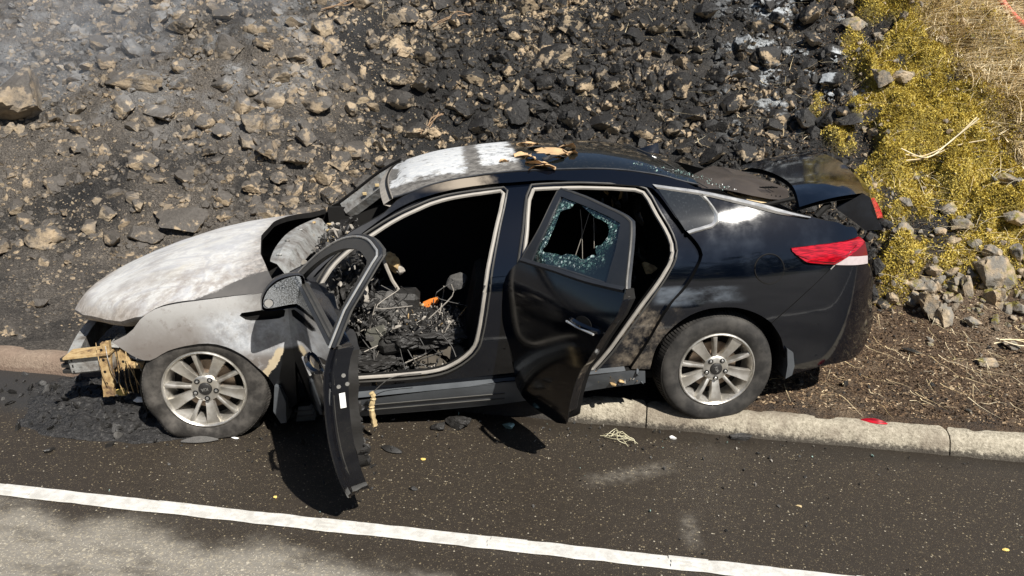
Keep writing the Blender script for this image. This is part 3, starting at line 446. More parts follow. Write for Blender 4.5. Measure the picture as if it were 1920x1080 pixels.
DATA = {
  'aperture': [(0.523,0.615),(0.526,0.652),(0.528,0.69),(0.532,0.727),(0.54,0.763),(0.551,0.795),(0.563,0.827),(0.577,0.859),(0.592,0.889),(0.609,0.919),(0.628,0.948),(0.647,0.972),(0.668,0.995),(0.692,1.016),(0.716,1.036),(0.741,1.055),(0.765,1.074),(0.79,1.092),(0.816,1.109),(0.842,1.126),(0.869,1.143),(0.895,1.159),(0.926,1.179),(0.958,1.198),(0.99,1.217),(1.023,1.235),(1.056,1.252),(1.089,1.268),(1.123,1.282),(1.158,1.295),(1.193,1.307),(1.229,1.316),(1.266,1.324),(1.303,1.332),(1.339,1.338),(1.375,1.344),(1.412,1.349),(1.448,1.353),(1.479,1.356),(1.51,1.359),(1.541,1.361),(1.572,1.363),(1.603,1.365),(1.641,1.367),(1.678,1.368),(1.715,1.368),(1.748,1.369),(1.781,1.37),(1.815,1.371),(1.848,1.372),(1.881,1.372),(1.914,1.372),(1.947,1.371),(1.978,1.369),(2.009,1.367),(2.039,1.364),(2.07,1.362),(2.101,1.359),(2.131,1.356),(2.162,1.352),(2.193,1.349),(2.223,1.346),(2.254,1.343),(2.285,1.339),(2.32,1.336),(2.355,1.332),(2.389,1.329),(2.424,1.325),(2.459,1.32),(2.49,1.311),(2.514,1.286),(2.535,1.256),(2.558,1.22),(2.58,1.183),(2.599,1.156),(2.618,1.13),(2.638,1.104),(2.676,1.061),(2.694,1.036),(2.708,1.009),(2.714,0.98),(2.702,0.95),(2.686,0.922),(2.671,0.895),(2.655,0.868),(2.639,0.842),(2.621,0.816),(2.601,0.792),(2.581,0.769),(2.559,0.745),(2.539,0.722),(2.521,0.697),(2.502,0.667),(2.485,0.637),(2.469,0.606),(2.453,0.575),(2.438,0.544),(2.421,0.513),(2.407,0.486),(2.392,0.458),(2.377,0.431),(2.362,0.403),(2.348,0.375),(2.333,0.348),(2.301,0.344),(2.27,0.341),(2.238,0.337),(2.207,0.333),(2.175,0.329),(2.144,0.326),(2.112,0.323),(2.081,0.321),(2.05,0.32),(2.019,0.319),(1.988,0.318),(1.957,0.317),(1.926,0.317),(1.895,0.316),(1.865,0.316),(1.834,0.316),(1.803,0.315),(1.772,0.315),(1.741,0.315),(1.71,0.314),(1.679,0.314),(1.648,0.313),(1.617,0.312),(1.586,0.31),(1.555,0.309),(1.524,0.307),(1.492,0.305),(1.461,0.304),(1.43,0.301),(1.398,0.299),(1.367,0.297),(1.336,0.295),(1.305,0.293),(1.273,0.29),(1.242,0.288),(1.21,0.286),(1.179,0.283),(1.147,0.281),(1.116,0.278),(1.084,0.275),(1.052,0.273),(1.021,0.27),(0.989,0.267),(0.957,0.265),(0.926,0.262),(0.894,0.26),(0.862,0.258),(0.831,0.256),(0.8,0.255),(0.769,0.253),(0.738,0.252),(0.707,0.252),(0.676,0.251),(0.645,0.251),(0.614,0.25),(0.582,0.25),(0.551,0.25),(0.52,0.249),(0.489,0.249),(0.492,0.279),(0.495,0.31),(0.498,0.34),(0.5,0.371),(0.503,0.401),(0.506,0.432),(0.509,0.462),(0.511,0.493),(0.514,0.523),(0.517,0.554),(0.52,0.584)],
  'skin': [(0.524,0.998),(0.555,1.011),(0.586,1.023),(0.617,1.036),(0.652,1.054),(0.686,1.074),(0.719,1.093),(0.745,1.109),(0.771,1.126),(0.796,1.143),(0.822,1.159),(0.848,1.174),(0.877,1.187),(0.906,1.2),(0.936,1.212),(0.965,1.225),(0.995,1.238),(1.023,1.252),(1.055,1.276),(1.087,1.303),(1.13,1.326),(1.159,1.336),(1.188,1.346),(1.217,1.356),(1.247,1.363),(1.277,1.37),(1.308,1.376),(1.339,1.381),(1.371,1.386),(1.402,1.39),(1.436,1.394),(1.47,1.397),(1.505,1.399),(1.539,1.402),(1.574,1.405),(1.608,1.407),(1.647,1.411),(1.685,1.414),(1.724,1.415),(1.755,1.416),(1.786,1.416),(1.818,1.416),(1.849,1.416),(1.881,1.415),(1.912,1.415),(1.944,1.414),(1.975,1.414),(2.006,1.414),(2.036,1.413),(2.067,1.413),(2.098,1.413),(2.129,1.412),(2.159,1.412),(2.19,1.411),(2.221,1.41),(2.251,1.409),(2.285,1.406),(2.318,1.401),(2.357,1.397),(2.396,1.393),(2.435,1.387),(2.465,1.381),(2.494,1.375),(2.524,1.369),(2.557,1.363),(2.59,1.358),(2.623,1.352),(2.656,1.343),(2.687,1.329),(2.718,1.311),(2.749,1.296),(2.787,1.285),(2.826,1.275),(2.865,1.266),(2.895,1.259),(2.925,1.252),(2.955,1.244),(2.985,1.237),(3.015,1.23),(3.045,1.222),(3.075,1.215),(3.106,1.206),(3.136,1.197),(3.166,1.187),(3.196,1.177),(3.227,1.168),(3.256,1.161),(3.285,1.153),(3.315,1.146),(3.344,1.138),(3.397,1.12),(3.432,1.112),(3.467,1.106),(3.501,1.098),(3.553,1.072),(3.597,1.067),(3.617,1.046),(3.62,1.012),(3.582,1.008),(3.545,1.005),(3.507,1.002),(3.477,1.001),(3.447,0.999),(3.417,0.998),(3.387,0.997),(3.357,0.996),(3.327,0.995),(3.297,0.993),(3.267,0.992),(3.237,0.991),(3.207,0.99),(3.209,0.975),(3.249,0.94),(3.285,0.915),(3.319,0.907),(3.353,0.9),(3.388,0.895),(3.422,0.889),(3.457,0.883),(3.434,0.863),(3.41,0.843),(3.387,0.822),(3.364,0.802),(3.341,0.782),(3.318,0.762),(3.294,0.741),(3.271,0.721),(3.248,0.701),(3.225,0.68),(3.201,0.66),(3.178,0.64),(3.155,0.619),(3.132,0.599),(3.109,0.579),(3.076,0.605),(3.042,0.628),(3.009,0.646),(2.974,0.661),(2.939,0.673),(2.904,0.682),(2.869,0.687),(2.833,0.69),(2.794,0.69),(2.755,0.688),(2.717,0.681),(2.682,0.67),(2.647,0.656),(2.615,0.638),(2.584,0.618),(2.555,0.594),(2.529,0.568),(2.51,0.545),(2.492,0.52),(2.476,0.494),(2.463,0.467),(2.454,0.435),(2.448,0.401),(2.444,0.366),(2.439,0.332),(2.404,0.335),(2.369,0.338),(2.333,0.341),(2.333,0.348),(2.347,0.376),(2.362,0.403),(2.377,0.431),(2.392,0.458),(2.407,0.486),(2.421,0.513),(2.438,0.544),(2.453,0.575),(2.469,0.606),(2.485,0.637),(2.502,0.667),(2.521,0.697),(2.539,0.722),(2.559,0.745),(2.581,0.769),(2.601,0.792),(2.621,0.816),(2.639,0.842),(2.655,0.868),(2.671,0.895),(2.686,0.922),(2.702,0.95),(2.714,0.98),(2.708,1.009),(2.694,1.036),(2.676,1.061),(2.638,1.104),(2.618,1.13),(2.599,1.156),(2.58,1.183),(2.558,1.22),(2.535,1.256),(2.514,1.286),(2.49,1.311),(2.459,1.32),(2.424,1.325),(2.389,1.329),(2.355,1.332),(2.32,1.336),(2.285,1.339),(2.254,1.343),(2.223,1.346),(2.193,1.349),(2.162,1.352),(2.131,1.356),(2.101,1.359),(2.07,1.362),(2.039,1.364),(2.009,1.367),(1.978,1.369),(1.947,1.371),(1.914,1.372),(1.881,1.372),(1.848,1.372),(1.815,1.371),(1.781,1.37),(1.748,1.369),(1.715,1.368),(1.678,1.368),(1.641,1.367),(1.603,1.365),(1.572,1.363),(1.541,1.361),(1.51,1.359),(1.479,1.356),(1.448,1.353),(1.412,1.349),(1.375,1.344),(1.339,1.338),(1.303,1.332),(1.266,1.324),(1.229,1.316),(1.193,1.307),(1.158,1.295),(1.123,1.282),(1.089,1.268),(1.056,1.252),(1.023,1.235),(0.99,1.217),(0.958,1.198),(0.926,1.179),(0.895,1.159),(0.869,1.143),(0.842,1.126),(0.816,1.109),(0.79,1.092),(0.765,1.074),(0.741,1.055),(0.716,1.036),(0.692,1.016),(0.668,0.995),(0.647,0.972),(0.628,0.948),(0.61,0.919),(0.594,0.889),(0.58,0.858),(0.567,0.826),(0.554,0.794),(0.54,0.763),(0.538,0.796),(0.537,0.828),(0.535,0.861),(0.534,0.894),(0.532,0.927),(0.528,0.963)],
  'roof_edge': [(1.075,1.304),(1.13,1.326),(1.159,1.336),(1.188,1.346),(1.217,1.355),(1.247,1.363),(1.277,1.37),(1.308,1.376),(1.339,1.381),(1.371,1.386),(1.402,1.39),(1.436,1.394),(1.47,1.397),(1.505,1.399),(1.539,1.402),(1.574,1.405),(1.608,1.407),(1.647,1.411),(1.685,1.414),(1.724,1.415),(1.755,1.416),(1.786,1.416),(1.818,1.416),(1.849,1.416),(1.881,1.415),(1.912,1.415),(1.944,1.414),(1.975,1.414),(2.006,1.414),(2.036,1.413),(2.067,1.413),(2.098,1.413),(2.129,1.412),(2.159,1.412),(2.19,1.411),(2.221,1.41),(2.251,1.409),(2.285,1.406),(2.318,1.401),(2.357,1.397),(2.396,1.393),(2.435,1.387),(2.465,1.381),(2.494,1.375),(2.524,1.369),(2.557,1.363),(2.59,1.358),(2.623,1.352),(2.656,1.343),(2.687,1.33),(2.718,1.313),(2.749,1.296)],
  'fender': [(-0.397,0.695),(-0.357,0.712),(-0.317,0.73),(-0.277,0.76),(-0.257,0.784),(-0.237,0.807),(-0.212,0.827),(-0.185,0.844),(-0.156,0.858),(-0.123,0.868),(-0.088,0.875),(-0.053,0.88),(-0.019,0.884),(0.014,0.887),(0.048,0.889),(0.082,0.892),(0.115,0.894),(0.148,0.897),(0.181,0.899),(0.215,0.901),(0.248,0.904),(0.283,0.905),(0.317,0.907),(0.352,0.909),(0.385,0.914),(0.422,0.923),(0.459,0.936),(0.492,0.952),(0.523,0.993),(0.528,0.954),(0.532,0.915),(0.534,0.875),(0.534,0.839),(0.532,0.804),(0.529,0.768),(0.527,0.732),(0.524,0.696),(0.522,0.666),(0.521,0.635),(0.519,0.605),(0.517,0.574),(0.514,0.544),(0.511,0.512),(0.507,0.48),(0.504,0.448),(0.5,0.416),(0.497,0.385),(0.493,0.353),(0.489,0.321),(0.486,0.289),(0.482,0.257),(0.454,0.237),(0.426,0.218),(0.414,0.249),(0.402,0.279),(0.392,0.31),(0.387,0.364),(0.376,0.405),(0.361,0.445),(0.339,0.479),(0.313,0.511),(0.295,0.535),(0.276,0.56),(0.255,0.582),(0.229,0.603),(0.201,0.623),(0.172,0.639),(0.13,0.655),(0.086,0.663),(0.041,0.664),(-0.004,0.659),(-0.034,0.655),(-0.064,0.649),(-0.093,0.642),(-0.122,0.633),(-0.157,0.616),(-0.19,0.596),(-0.224,0.583),(-0.255,0.585),(-0.284,0.598),(-0.31,0.615),(-0.334,0.636),(-0.366,0.665)],
  'vent': [(0.264,0.803),(0.276,0.817),(0.309,0.82),(0.342,0.823),(0.376,0.826),(0.41,0.828),(0.443,0.829),(0.477,0.83),(0.497,0.817),(0.488,0.786),(0.46,0.776),(0.424,0.774),(0.388,0.773),(0.352,0.773),(0.317,0.774),(0.291,0.781)],
  'front_hole': [(0.927,1.133),(0.959,1.15),(0.991,1.167),(1.023,1.184),(1.056,1.2),(1.088,1.214),(1.121,1.228),(1.154,1.24),(1.183,1.25),(1.212,1.26),(1.241,1.27),(1.27,1.279),(1.3,1.286),(1.336,1.294),(1.372,1.3),(1.409,1.305),(1.446,1.309),(1.477,1.312),(1.508,1.315),(1.539,1.317),(1.57,1.32),(1.601,1.322),(1.654,1.326),(1.67,1.312),(1.658,1.272),(1.645,1.233),(1.633,1.201),(1.621,1.17),(1.61,1.139),(1.6,1.108),(1.59,1.076),(1.58,1.045),(1.571,1.014),(1.562,0.983),(1.553,0.951),(1.545,0.915),(1.538,0.879),(1.532,0.842),(1.525,0.806),(1.519,0.772),(1.513,0.738),(1.506,0.704),(1.5,0.67),(1.492,0.636),(1.485,0.605),(1.477,0.573),(1.465,0.543),(1.442,0.51),(1.413,0.482),(1.377,0.455),(1.338,0.433),(1.302,0.416),(1.264,0.405),(1.228,0.399),(1.191,0.395),(1.154,0.393),(1.117,0.392),(1.087,0.391),(1.056,0.39),(1.026,0.39),(0.995,0.389),(0.965,0.389),(0.934,0.389),(0.904,0.389),(0.873,0.389),(0.843,0.389),(0.811,0.389),(0.778,0.387),(0.746,0.386),(0.714,0.385),(0.682,0.385),(0.65,0.386),(0.62,0.39),(0.586,0.409),(0.555,0.436),(0.557,0.468),(0.559,0.5),(0.56,0.533),(0.562,0.565),(0.566,0.596),(0.571,0.628),(0.578,0.657),(0.585,0.687),(0.593,0.716),(0.602,0.745),(0.611,0.774),(0.622,0.802),(0.633,0.83),(0.644,0.858),(0.659,0.888),(0.676,0.916),(0.694,0.944),(0.714,0.971),(0.734,0.997),(0.76,1.024),(0.789,1.048),(0.82,1.071),(0.845,1.088),(0.872,1.103),(0.9,1.118)],
  'rear_hole': [(1.836,1.326),(1.881,1.327),(1.925,1.327),(1.959,1.327),(1.994,1.326),(2.028,1.326),(2.063,1.325),(2.097,1.324),(2.131,1.322),(2.165,1.32),(2.198,1.318),(2.231,1.316),(2.264,1.314),(2.297,1.311),(2.33,1.308),(2.363,1.305),(2.396,1.302),(2.438,1.287),(2.463,1.248),(2.477,1.213),(2.492,1.178),(2.509,1.145),(2.526,1.112),(2.543,1.072),(2.554,1.032),(2.555,0.996),(2.547,0.96),(2.53,0.926),(2.508,0.894),(2.489,0.865),(2.469,0.837),(2.449,0.81),(2.427,0.781),(2.405,0.752),(2.383,0.723),(2.362,0.694),(2.344,0.668),(2.326,0.642),(2.308,0.616),(2.29,0.589),(2.274,0.564),(2.257,0.539),(2.241,0.514),(2.225,0.488),(2.208,0.463),(2.187,0.434),(2.166,0.405),(2.144,0.376),(2.122,0.347),(2.091,0.345),(2.06,0.341),(2.028,0.338),(1.997,0.336),(1.966,0.335),(1.935,0.334),(1.905,0.334),(1.875,0.334),(1.845,0.336),(1.815,0.339),(1.785,0.348),(1.755,0.36),(1.725,0.372),(1.714,0.4),(1.702,0.428),(1.692,0.456),(1.685,0.485),(1.682,0.516),(1.679,0.548),(1.679,0.58),(1.679,0.612),(1.681,0.644),(1.684,0.676),(1.688,0.709),(1.694,0.743),(1.7,0.776),(1.708,0.809),(1.715,0.842),(1.723,0.875),(1.73,0.907),(1.736,0.937),(1.742,0.966),(1.749,0.996),(1.755,1.025),(1.762,1.055),(1.768,1.084),(1.775,1.114),(1.781,1.146),(1.786,1.179),(1.792,1.212),(1.799,1.245),(1.807,1.276)],
  'bumper': [(3.457,0.882),(3.488,0.878),(3.518,0.874),(3.549,0.869),(3.58,0.865),(3.611,0.861),(3.64,0.858),(3.67,0.855),(3.7,0.852),(3.719,0.827),(3.739,0.802),(3.756,0.776),(3.769,0.749),(3.776,0.719),(3.778,0.686),(3.779,0.654),(3.782,0.621),(3.787,0.59),(3.801,0.557),(3.818,0.526),(3.836,0.494),(3.851,0.462),(3.849,0.413),(3.843,0.38),(3.835,0.347),(3.821,0.319),(3.797,0.291),(3.767,0.267),(3.733,0.254),(3.702,0.25),(3.669,0.25),(3.636,0.253),(3.603,0.256),(3.569,0.259),(3.535,0.261),(3.502,0.26),(3.47,0.256),(3.438,0.25),(3.406,0.243),(3.374,0.236),(3.342,0.227),(3.31,0.22),(3.278,0.212),(3.266,0.24),(3.254,0.268),(3.242,0.298),(3.232,0.328),(3.221,0.357),(3.211,0.387),(3.2,0.419),(3.19,0.45),(3.177,0.48),(3.157,0.513),(3.135,0.544),(3.112,0.575),(3.135,0.596),(3.158,0.616),(3.181,0.637),(3.204,0.657),(3.227,0.677),(3.25,0.698),(3.273,0.718),(3.296,0.739),(3.319,0.759),(3.342,0.78),(3.365,0.8),(3.388,0.821),(3.411,0.841),(3.434,0.861)],
  'rear_edge': [(3.7,0.852),(3.719,0.827),(3.739,0.802),(3.756,0.776),(3.769,0.749),(3.776,0.719),(3.778,0.686),(3.779,0.654),(3.782,0.621),(3.787,0.59),(3.801,0.557),(3.818,0.526),(3.836,0.494),(3.851,0.462),(3.849,0.413),(3.843,0.38),(3.835,0.347),(3.821,0.319),(3.796,0.295),(3.764,0.274),(3.733,0.254)],
  'tail_red': [(3.207,0.989),(3.237,0.99),(3.267,0.991),(3.297,0.992),(3.327,0.994),(3.357,0.995),(3.387,0.996),(3.417,0.997),(3.447,0.999),(3.477,1.0),(3.507,1.001),(3.54,1.002),(3.573,1.004),(3.606,1.005),(3.639,1.006),(3.667,0.982),(3.648,0.968),(3.618,0.956),(3.588,0.944),(3.558,0.932),(3.528,0.92),(3.498,0.908),(3.468,0.896),(3.455,0.888),(3.421,0.892),(3.387,0.896),(3.352,0.901),(3.318,0.907),(3.285,0.915),(3.249,0.94),(3.209,0.975)],
  'tail_dark': [(3.667,0.98),(3.676,0.942),(3.686,0.903),(3.651,0.908),(3.616,0.912),(3.58,0.917),(3.536,0.923),(3.564,0.934),(3.592,0.945),(3.62,0.957),(3.648,0.968)],
  'tail_clear': [(3.536,0.923),(3.58,0.917),(3.616,0.912),(3.651,0.908),(3.686,0.903),(3.69,0.858),(3.65,0.862),(3.61,0.866),(3.58,0.87),(3.551,0.874),(3.521,0.878),(3.491,0.882),(3.461,0.886),(3.499,0.904)],
  'quarter_glass': [(2.516,1.308),(2.552,1.303),(2.587,1.299),(2.623,1.294),(2.662,1.288),(2.701,1.282),(2.737,1.271),(2.776,1.229),(2.799,1.184),(2.804,1.161),(2.784,1.134),(2.738,1.123),(2.705,1.116),(2.671,1.11),(2.632,1.104),(2.617,1.131),(2.601,1.158),(2.586,1.185),(2.571,1.212),(2.552,1.244),(2.534,1.276)],
  'quarter_trim_in': [(2.737,1.271),(2.776,1.229),(2.799,1.184),(2.804,1.161),(2.784,1.134),(2.738,1.123),(2.705,1.116),(2.671,1.11),(2.638,1.101)],
  'quarter_trim_out': [(2.772,1.265),(2.79,1.239),(2.808,1.212),(2.829,1.17),(2.82,1.137),(2.78,1.11),(2.735,1.102),(2.694,1.094),(2.653,1.085)],
  'chrome_top': [(2.491,1.332),(2.523,1.327),(2.554,1.322),(2.585,1.317),(2.617,1.312),(2.648,1.308),(2.679,1.303),(2.711,1.298),(2.742,1.292),(2.773,1.286),(2.803,1.28),(2.834,1.273),(2.865,1.266),(2.895,1.259),(2.925,1.252),(2.955,1.245),(2.985,1.238),(3.015,1.23),(3.045,1.222),(3.075,1.215),(3.106,1.206),(3.136,1.197),(3.166,1.187),(3.196,1.178),(3.227,1.168),(3.256,1.16),(3.285,1.152),(3.315,1.144),(3.344,1.137)],
  'chrome_bot': [(2.513,1.309),(2.545,1.304),(2.577,1.298),(2.609,1.293),(2.641,1.288),(2.673,1.282),(2.705,1.277),(2.737,1.271),(2.785,1.262),(2.815,1.254),(2.844,1.247),(2.874,1.239),(2.903,1.231),(2.933,1.223),(2.962,1.215),(2.992,1.207),(3.022,1.199),(3.052,1.19),(3.082,1.182),(3.112,1.173),(3.142,1.165),(3.172,1.158),(3.202,1.152),(3.232,1.147),(3.262,1.143),(3.292,1.138),(3.322,1.134)],
  'fuel': [(3.162,0.883),(3.161,0.868),(3.156,0.852),(3.149,0.839),(3.139,0.827),(3.127,0.817),(3.113,0.811),(3.097,0.807),(3.081,0.806),(3.065,0.809),(3.049,0.815),(3.034,0.824),(3.021,0.835),(3.01,0.848),(3.002,0.863),(2.997,0.878),(2.996,0.894),(2.997,0.909),(3.003,0.924),(3.011,0.936),(3.022,0.947),(3.035,0.956),(3.05,0.962),(3.066,0.966),(3.082,0.966),(3.098,0.964),(3.113,0.959),(3.127,0.951),(3.139,0.941),(3.148,0.928),(3.156,0.914),(3.16,0.899)],
  'sill': [(0.487,0.237),(0.831,0.256),(1.242,0.288),(1.617,0.312),(2.081,0.321),(2.322,0.334),(2.414,0.32),(2.419,0.243),(2.24,0.218),(1.997,0.198),(1.755,0.16),(1.602,0.143),(1.238,0.13),(0.833,0.122),(0.447,0.113)],
  'crease': [(2.715,0.99),(2.745,0.991),(2.776,0.992),(2.806,0.993),(2.836,0.994),(2.867,0.995),(2.897,0.996),(2.927,0.997),(2.958,0.997),(2.989,0.998),(3.02,0.998),(3.052,0.998),(3.083,0.999),(3.114,0.999),(3.146,0.999),(3.177,0.999),(3.208,1.0)],
  'rd_skin': [(1.714,1.022),(1.744,1.027),(1.775,1.031),(1.806,1.034),(1.838,1.035),(1.87,1.036),(1.902,1.036),(1.934,1.036),(1.966,1.037),(1.997,1.038),(2.029,1.04),(2.06,1.041),(2.092,1.043),(2.124,1.044),(2.155,1.045),(2.187,1.047),(2.218,1.049),(2.25,1.051),(2.282,1.054),(2.315,1.057),(2.347,1.06),(2.38,1.063),(2.412,1.067),(2.444,1.07),(2.477,1.074),(2.509,1.077),(2.521,1.027),(2.519,0.976),(2.507,0.945),(2.492,0.916),(2.473,0.881),(2.452,0.848),(2.431,0.814),(2.414,0.786),(2.396,0.759),(2.378,0.731),(2.36,0.704),(2.339,0.681),(2.319,0.658),(2.303,0.632),(2.288,0.605),(2.274,0.577),(2.258,0.547),(2.243,0.516),(2.229,0.485),(2.214,0.454),(2.199,0.424),(2.184,0.393),(2.168,0.358),(2.152,0.323),(2.134,0.29),(2.111,0.263),(2.077,0.248),(2.0,0.215),(1.85,0.208),(1.74,0.212),(1.685,0.235),(1.655,0.29),(1.659,0.34),(1.666,0.372),(1.672,0.403),(1.677,0.434),(1.68,0.465),(1.679,0.496),(1.67,0.531),(1.654,0.565),(1.635,0.598),(1.619,0.633),(1.607,0.666),(1.601,0.701),(1.6,0.734),(1.602,0.767),(1.605,0.801),(1.607,0.846),(1.612,0.89),(1.617,0.926),(1.63,0.958),(1.654,0.985),(1.682,1.008)],
  'rd_frame_out': [(1.697,1.023),(1.703,1.055),(1.711,1.086),(1.717,1.117),(1.722,1.148),(1.723,1.179),(1.719,1.21),(1.713,1.241),(1.704,1.272),(1.695,1.303),(1.685,1.334),(1.677,1.365),(1.707,1.364),(1.738,1.363),(1.768,1.362),(1.798,1.362),(1.829,1.36),(1.859,1.359),(1.889,1.358),(1.919,1.356),(1.95,1.354),(1.98,1.352),(2.01,1.349),(2.04,1.347),(2.07,1.344),(2.1,1.342),(2.131,1.339),(2.167,1.337),(2.203,1.334),(2.239,1.33),(2.275,1.326),(2.328,1.313),(2.353,1.292),(2.378,1.268),(2.401,1.242),(2.422,1.216),(2.441,1.189),(2.46,1.162),(2.477,1.134),(2.494,1.105),(2.512,1.078)],
  'rd_win': [(1.786,1.035),(1.785,1.071),(1.783,1.106),(1.782,1.142),(1.779,1.178),(1.775,1.213),(1.768,1.244),(1.759,1.275),(1.748,1.306),(1.738,1.336),(1.77,1.335),(1.802,1.333),(1.833,1.332),(1.865,1.331),(1.897,1.329),(1.929,1.328),(1.962,1.326),(1.996,1.324),(2.029,1.322),(2.063,1.32),(2.096,1.317),(2.13,1.315),(2.163,1.313),(2.199,1.309),(2.236,1.305),(2.272,1.301),(2.289,1.276),(2.308,1.251),(2.325,1.226),(2.34,1.199),(2.352,1.169),(2.362,1.137),(2.372,1.105),(2.381,1.073),(2.349,1.072),(2.317,1.071),(2.285,1.069),(2.252,1.068),(2.22,1.067),(2.188,1.066),(2.156,1.064),(2.121,1.063),(2.087,1.061),(2.053,1.06),(2.018,1.058),(1.984,1.055),(1.951,1.052),(1.918,1.049),(1.885,1.046),(1.852,1.042),(1.819,1.038)],
  'rd_glasshole': [(1.812,1.232),(1.795,1.271),(1.825,1.285),(1.857,1.297),(1.863,1.318),(1.893,1.327),(1.973,1.311),(2.036,1.299),(2.071,1.291),(2.129,1.289),(2.182,1.282),(2.216,1.263),(2.233,1.239),(2.23,1.218),(2.222,1.199),(2.191,1.188),(2.202,1.172),(2.232,1.153),(2.199,1.153),(2.178,1.14),(2.167,1.128),(2.137,1.119),(2.082,1.127),(2.014,1.118),(1.989,1.105),(1.926,1.102),(1.841,1.09),(1.82,1.096),(1.836,1.126),(1.828,1.16),(1.823,1.196)],
  'rd_handle': [(2.208,0.868),(2.222,0.895),(2.259,0.908),(2.289,0.894),(2.328,0.894),(2.369,0.896),(2.407,0.893),(2.444,0.89),(2.438,0.873),(2.407,0.869),(2.376,0.865),(2.346,0.862),(2.312,0.859),(2.277,0.858),(2.244,0.858)],
  'rd_belt': [(1.698,1.029),(1.73,1.031),(1.763,1.033),(1.796,1.034),(1.829,1.036),(1.861,1.038),(1.894,1.04),(1.927,1.041),(1.96,1.043),(1.992,1.045),(2.024,1.046),(2.056,1.047),(2.088,1.048),(2.12,1.049),(2.152,1.05),(2.183,1.052),(2.215,1.053),(2.247,1.055),(2.28,1.057),(2.312,1.06),(2.345,1.063),(2.377,1.066),(2.41,1.069),(2.443,1.072),(2.475,1.076),(2.508,1.079)],
  'mirror_glass': [(0.8,-1.057,0.923),(0.8,-1.05,0.96),(0.8,-1.017,1.009),(0.8,-0.955,1.043),(0.8,-0.869,1.049),(0.8,-0.87,0.972),(0.8,-0.886,0.917),(0.8,-0.941,0.912),(0.8,-1.037,0.909)],
  'mirror_house': [(0.785,-1.065,0.911),(0.785,-1.058,0.962),(0.785,-1.022,1.016),(0.785,-0.957,1.053),(0.785,-0.856,1.051),(0.785,-0.855,0.965),(0.785,-0.876,0.899),(0.785,-0.941,0.893),(0.785,-1.042,0.896)],
  'door_top': [(1.6,-0.642,1.339),(1.6,-0.828,0.988),(1.6,-0.786,1.407)],
  'sheet': [(2.932,0.086,1.22),(3.268,0.581,1.2),(3.321,0.566,1.2),(3.391,0.248,1.2),(3.479,-0.067,1.18),(3.459,-0.245,1.17),(3.408,-0.299,1.13),(3.128,-0.249,1.18),(2.998,-0.234,1.2),(2.91,-0.195,1.22)],
  'beige': [(3.125,-0.126,1.16),(3.241,-0.225,1.15),(3.415,-0.268,1.13),(3.426,-0.254,1.11),(3.271,-0.282,1.11),(3.199,-0.248,1.13)],
  'lid_front': [(3.433,0.5,1.205),(3.503,0.25,1.22),(3.519,-0.05,1.21),(3.476,-0.3,1.19),(3.409,-0.52,1.13)],
  'lid_rear': [(3.876,0.5,1.288),(3.957,0.35,1.298),(3.974,0.12,1.276),(3.941,-0.12,1.236),(3.87,-0.35,1.213),(3.788,-0.52,1.194)],
  'lid_lamp': [(3.847,-0.45,1.139),(3.909,-0.4,1.136),(3.963,-0.4,1.054),(3.978,-0.4,1.013),(3.909,-0.46,1.024),(3.876,-0.46,1.071)],
  'lid_low': [(3.618,-0.5,1.125),(3.741,-0.45,0.994),(3.93,-0.45,0.951),(4.033,-0.42,0.945)],
  'flakes': [(1.811,-0.326,1.47),(1.85,-0.394,1.46),(1.929,-0.185,1.47),(1.972,-0.288,1.47),(1.901,-0.535,1.455),(2.076,-0.231,1.47),(1.985,-0.414,1.46),(2.095,-0.342,1.46),(1.88,0.008,1.475),(1.87,-0.481,1.46),(2.07,-0.102,1.475),(1.695,-0.416,1.455)],
  'fin': [(2.546,0.0,1.428),(2.697,0.0,1.401),(2.702,0.0,1.464)],
  'strap': [(0.968,-0.45,0.963),(0.989,-0.45,0.885),(1.016,-0.45,0.802),(1.048,-0.45,0.741)],
  'knob': [(1.017,-0.35,0.88),(1.066,-0.35,0.834)],
  'orange': [(1.174,-0.2,0.55),(1.218,-0.2,0.568),(1.269,-0.2,0.579),(1.27,-0.2,0.551),(1.196,-0.2,0.531)],
  'headrest': [(1.393,-0.4,0.757),(1.321,-0.4,0.718),(1.461,-0.4,0.79)],
  'post': [(1.378,-0.35,0.562),(1.38,-0.35,0.475)],
  'seat_cover': [(1.262,-0.62,0.42),(1.319,-0.62,0.439),(1.386,-0.62,0.428),(1.414,-0.62,0.375),(1.399,-0.62,0.326),(1.343,-0.62,0.323),(1.309,-0.62,0.373),(1.254,-0.62,0.39)],
  'seat_low': [(1.115,-0.61,0.382),(1.253,-0.61,0.379),(1.326,-0.61,0.299),(1.326,-0.61,0.286),(1.119,-0.61,0.308)],
  'seat_top': [(1.098,-0.5,0.633),(1.207,-0.5,0.643),(1.344,-0.5,0.584),(1.414,-0.5,0.411),(1.134,-0.5,0.481)],
  'mat': [(0.838,-0.55,0.53),(0.941,-0.55,0.556),(1.031,-0.55,0.406),(1.019,-0.55,0.373),(0.896,-0.55,0.382)],
  'panel2': [(0.99,-0.45,0.471),(1.05,-0.45,0.511),(1.057,-0.45,0.442),(1.015,-0.45,0.383)],
  'bracket': [(0.924,-0.35,0.522),(0.961,-0.35,0.544),(1.064,-0.35,0.548),(1.06,-0.35,0.496),(0.993,-0.35,0.462),(0.961,-0.35,0.458)],
  'yellow': [(0.878,-0.62,0.363),(0.976,-0.62,0.363),(0.958,-0.62,0.337),(0.897,-0.62,0.338)],
  'wire1': [(0.776,-0.6,0.625),(0.795,-0.6,0.575),(0.86,-0.6,0.456),(0.909,-0.6,0.392)],
  'wire2': [(0.76,-0.6,0.522),(0.871,-0.6,0.58),(0.909,-0.6,0.665),(0.925,-0.6,0.712)],
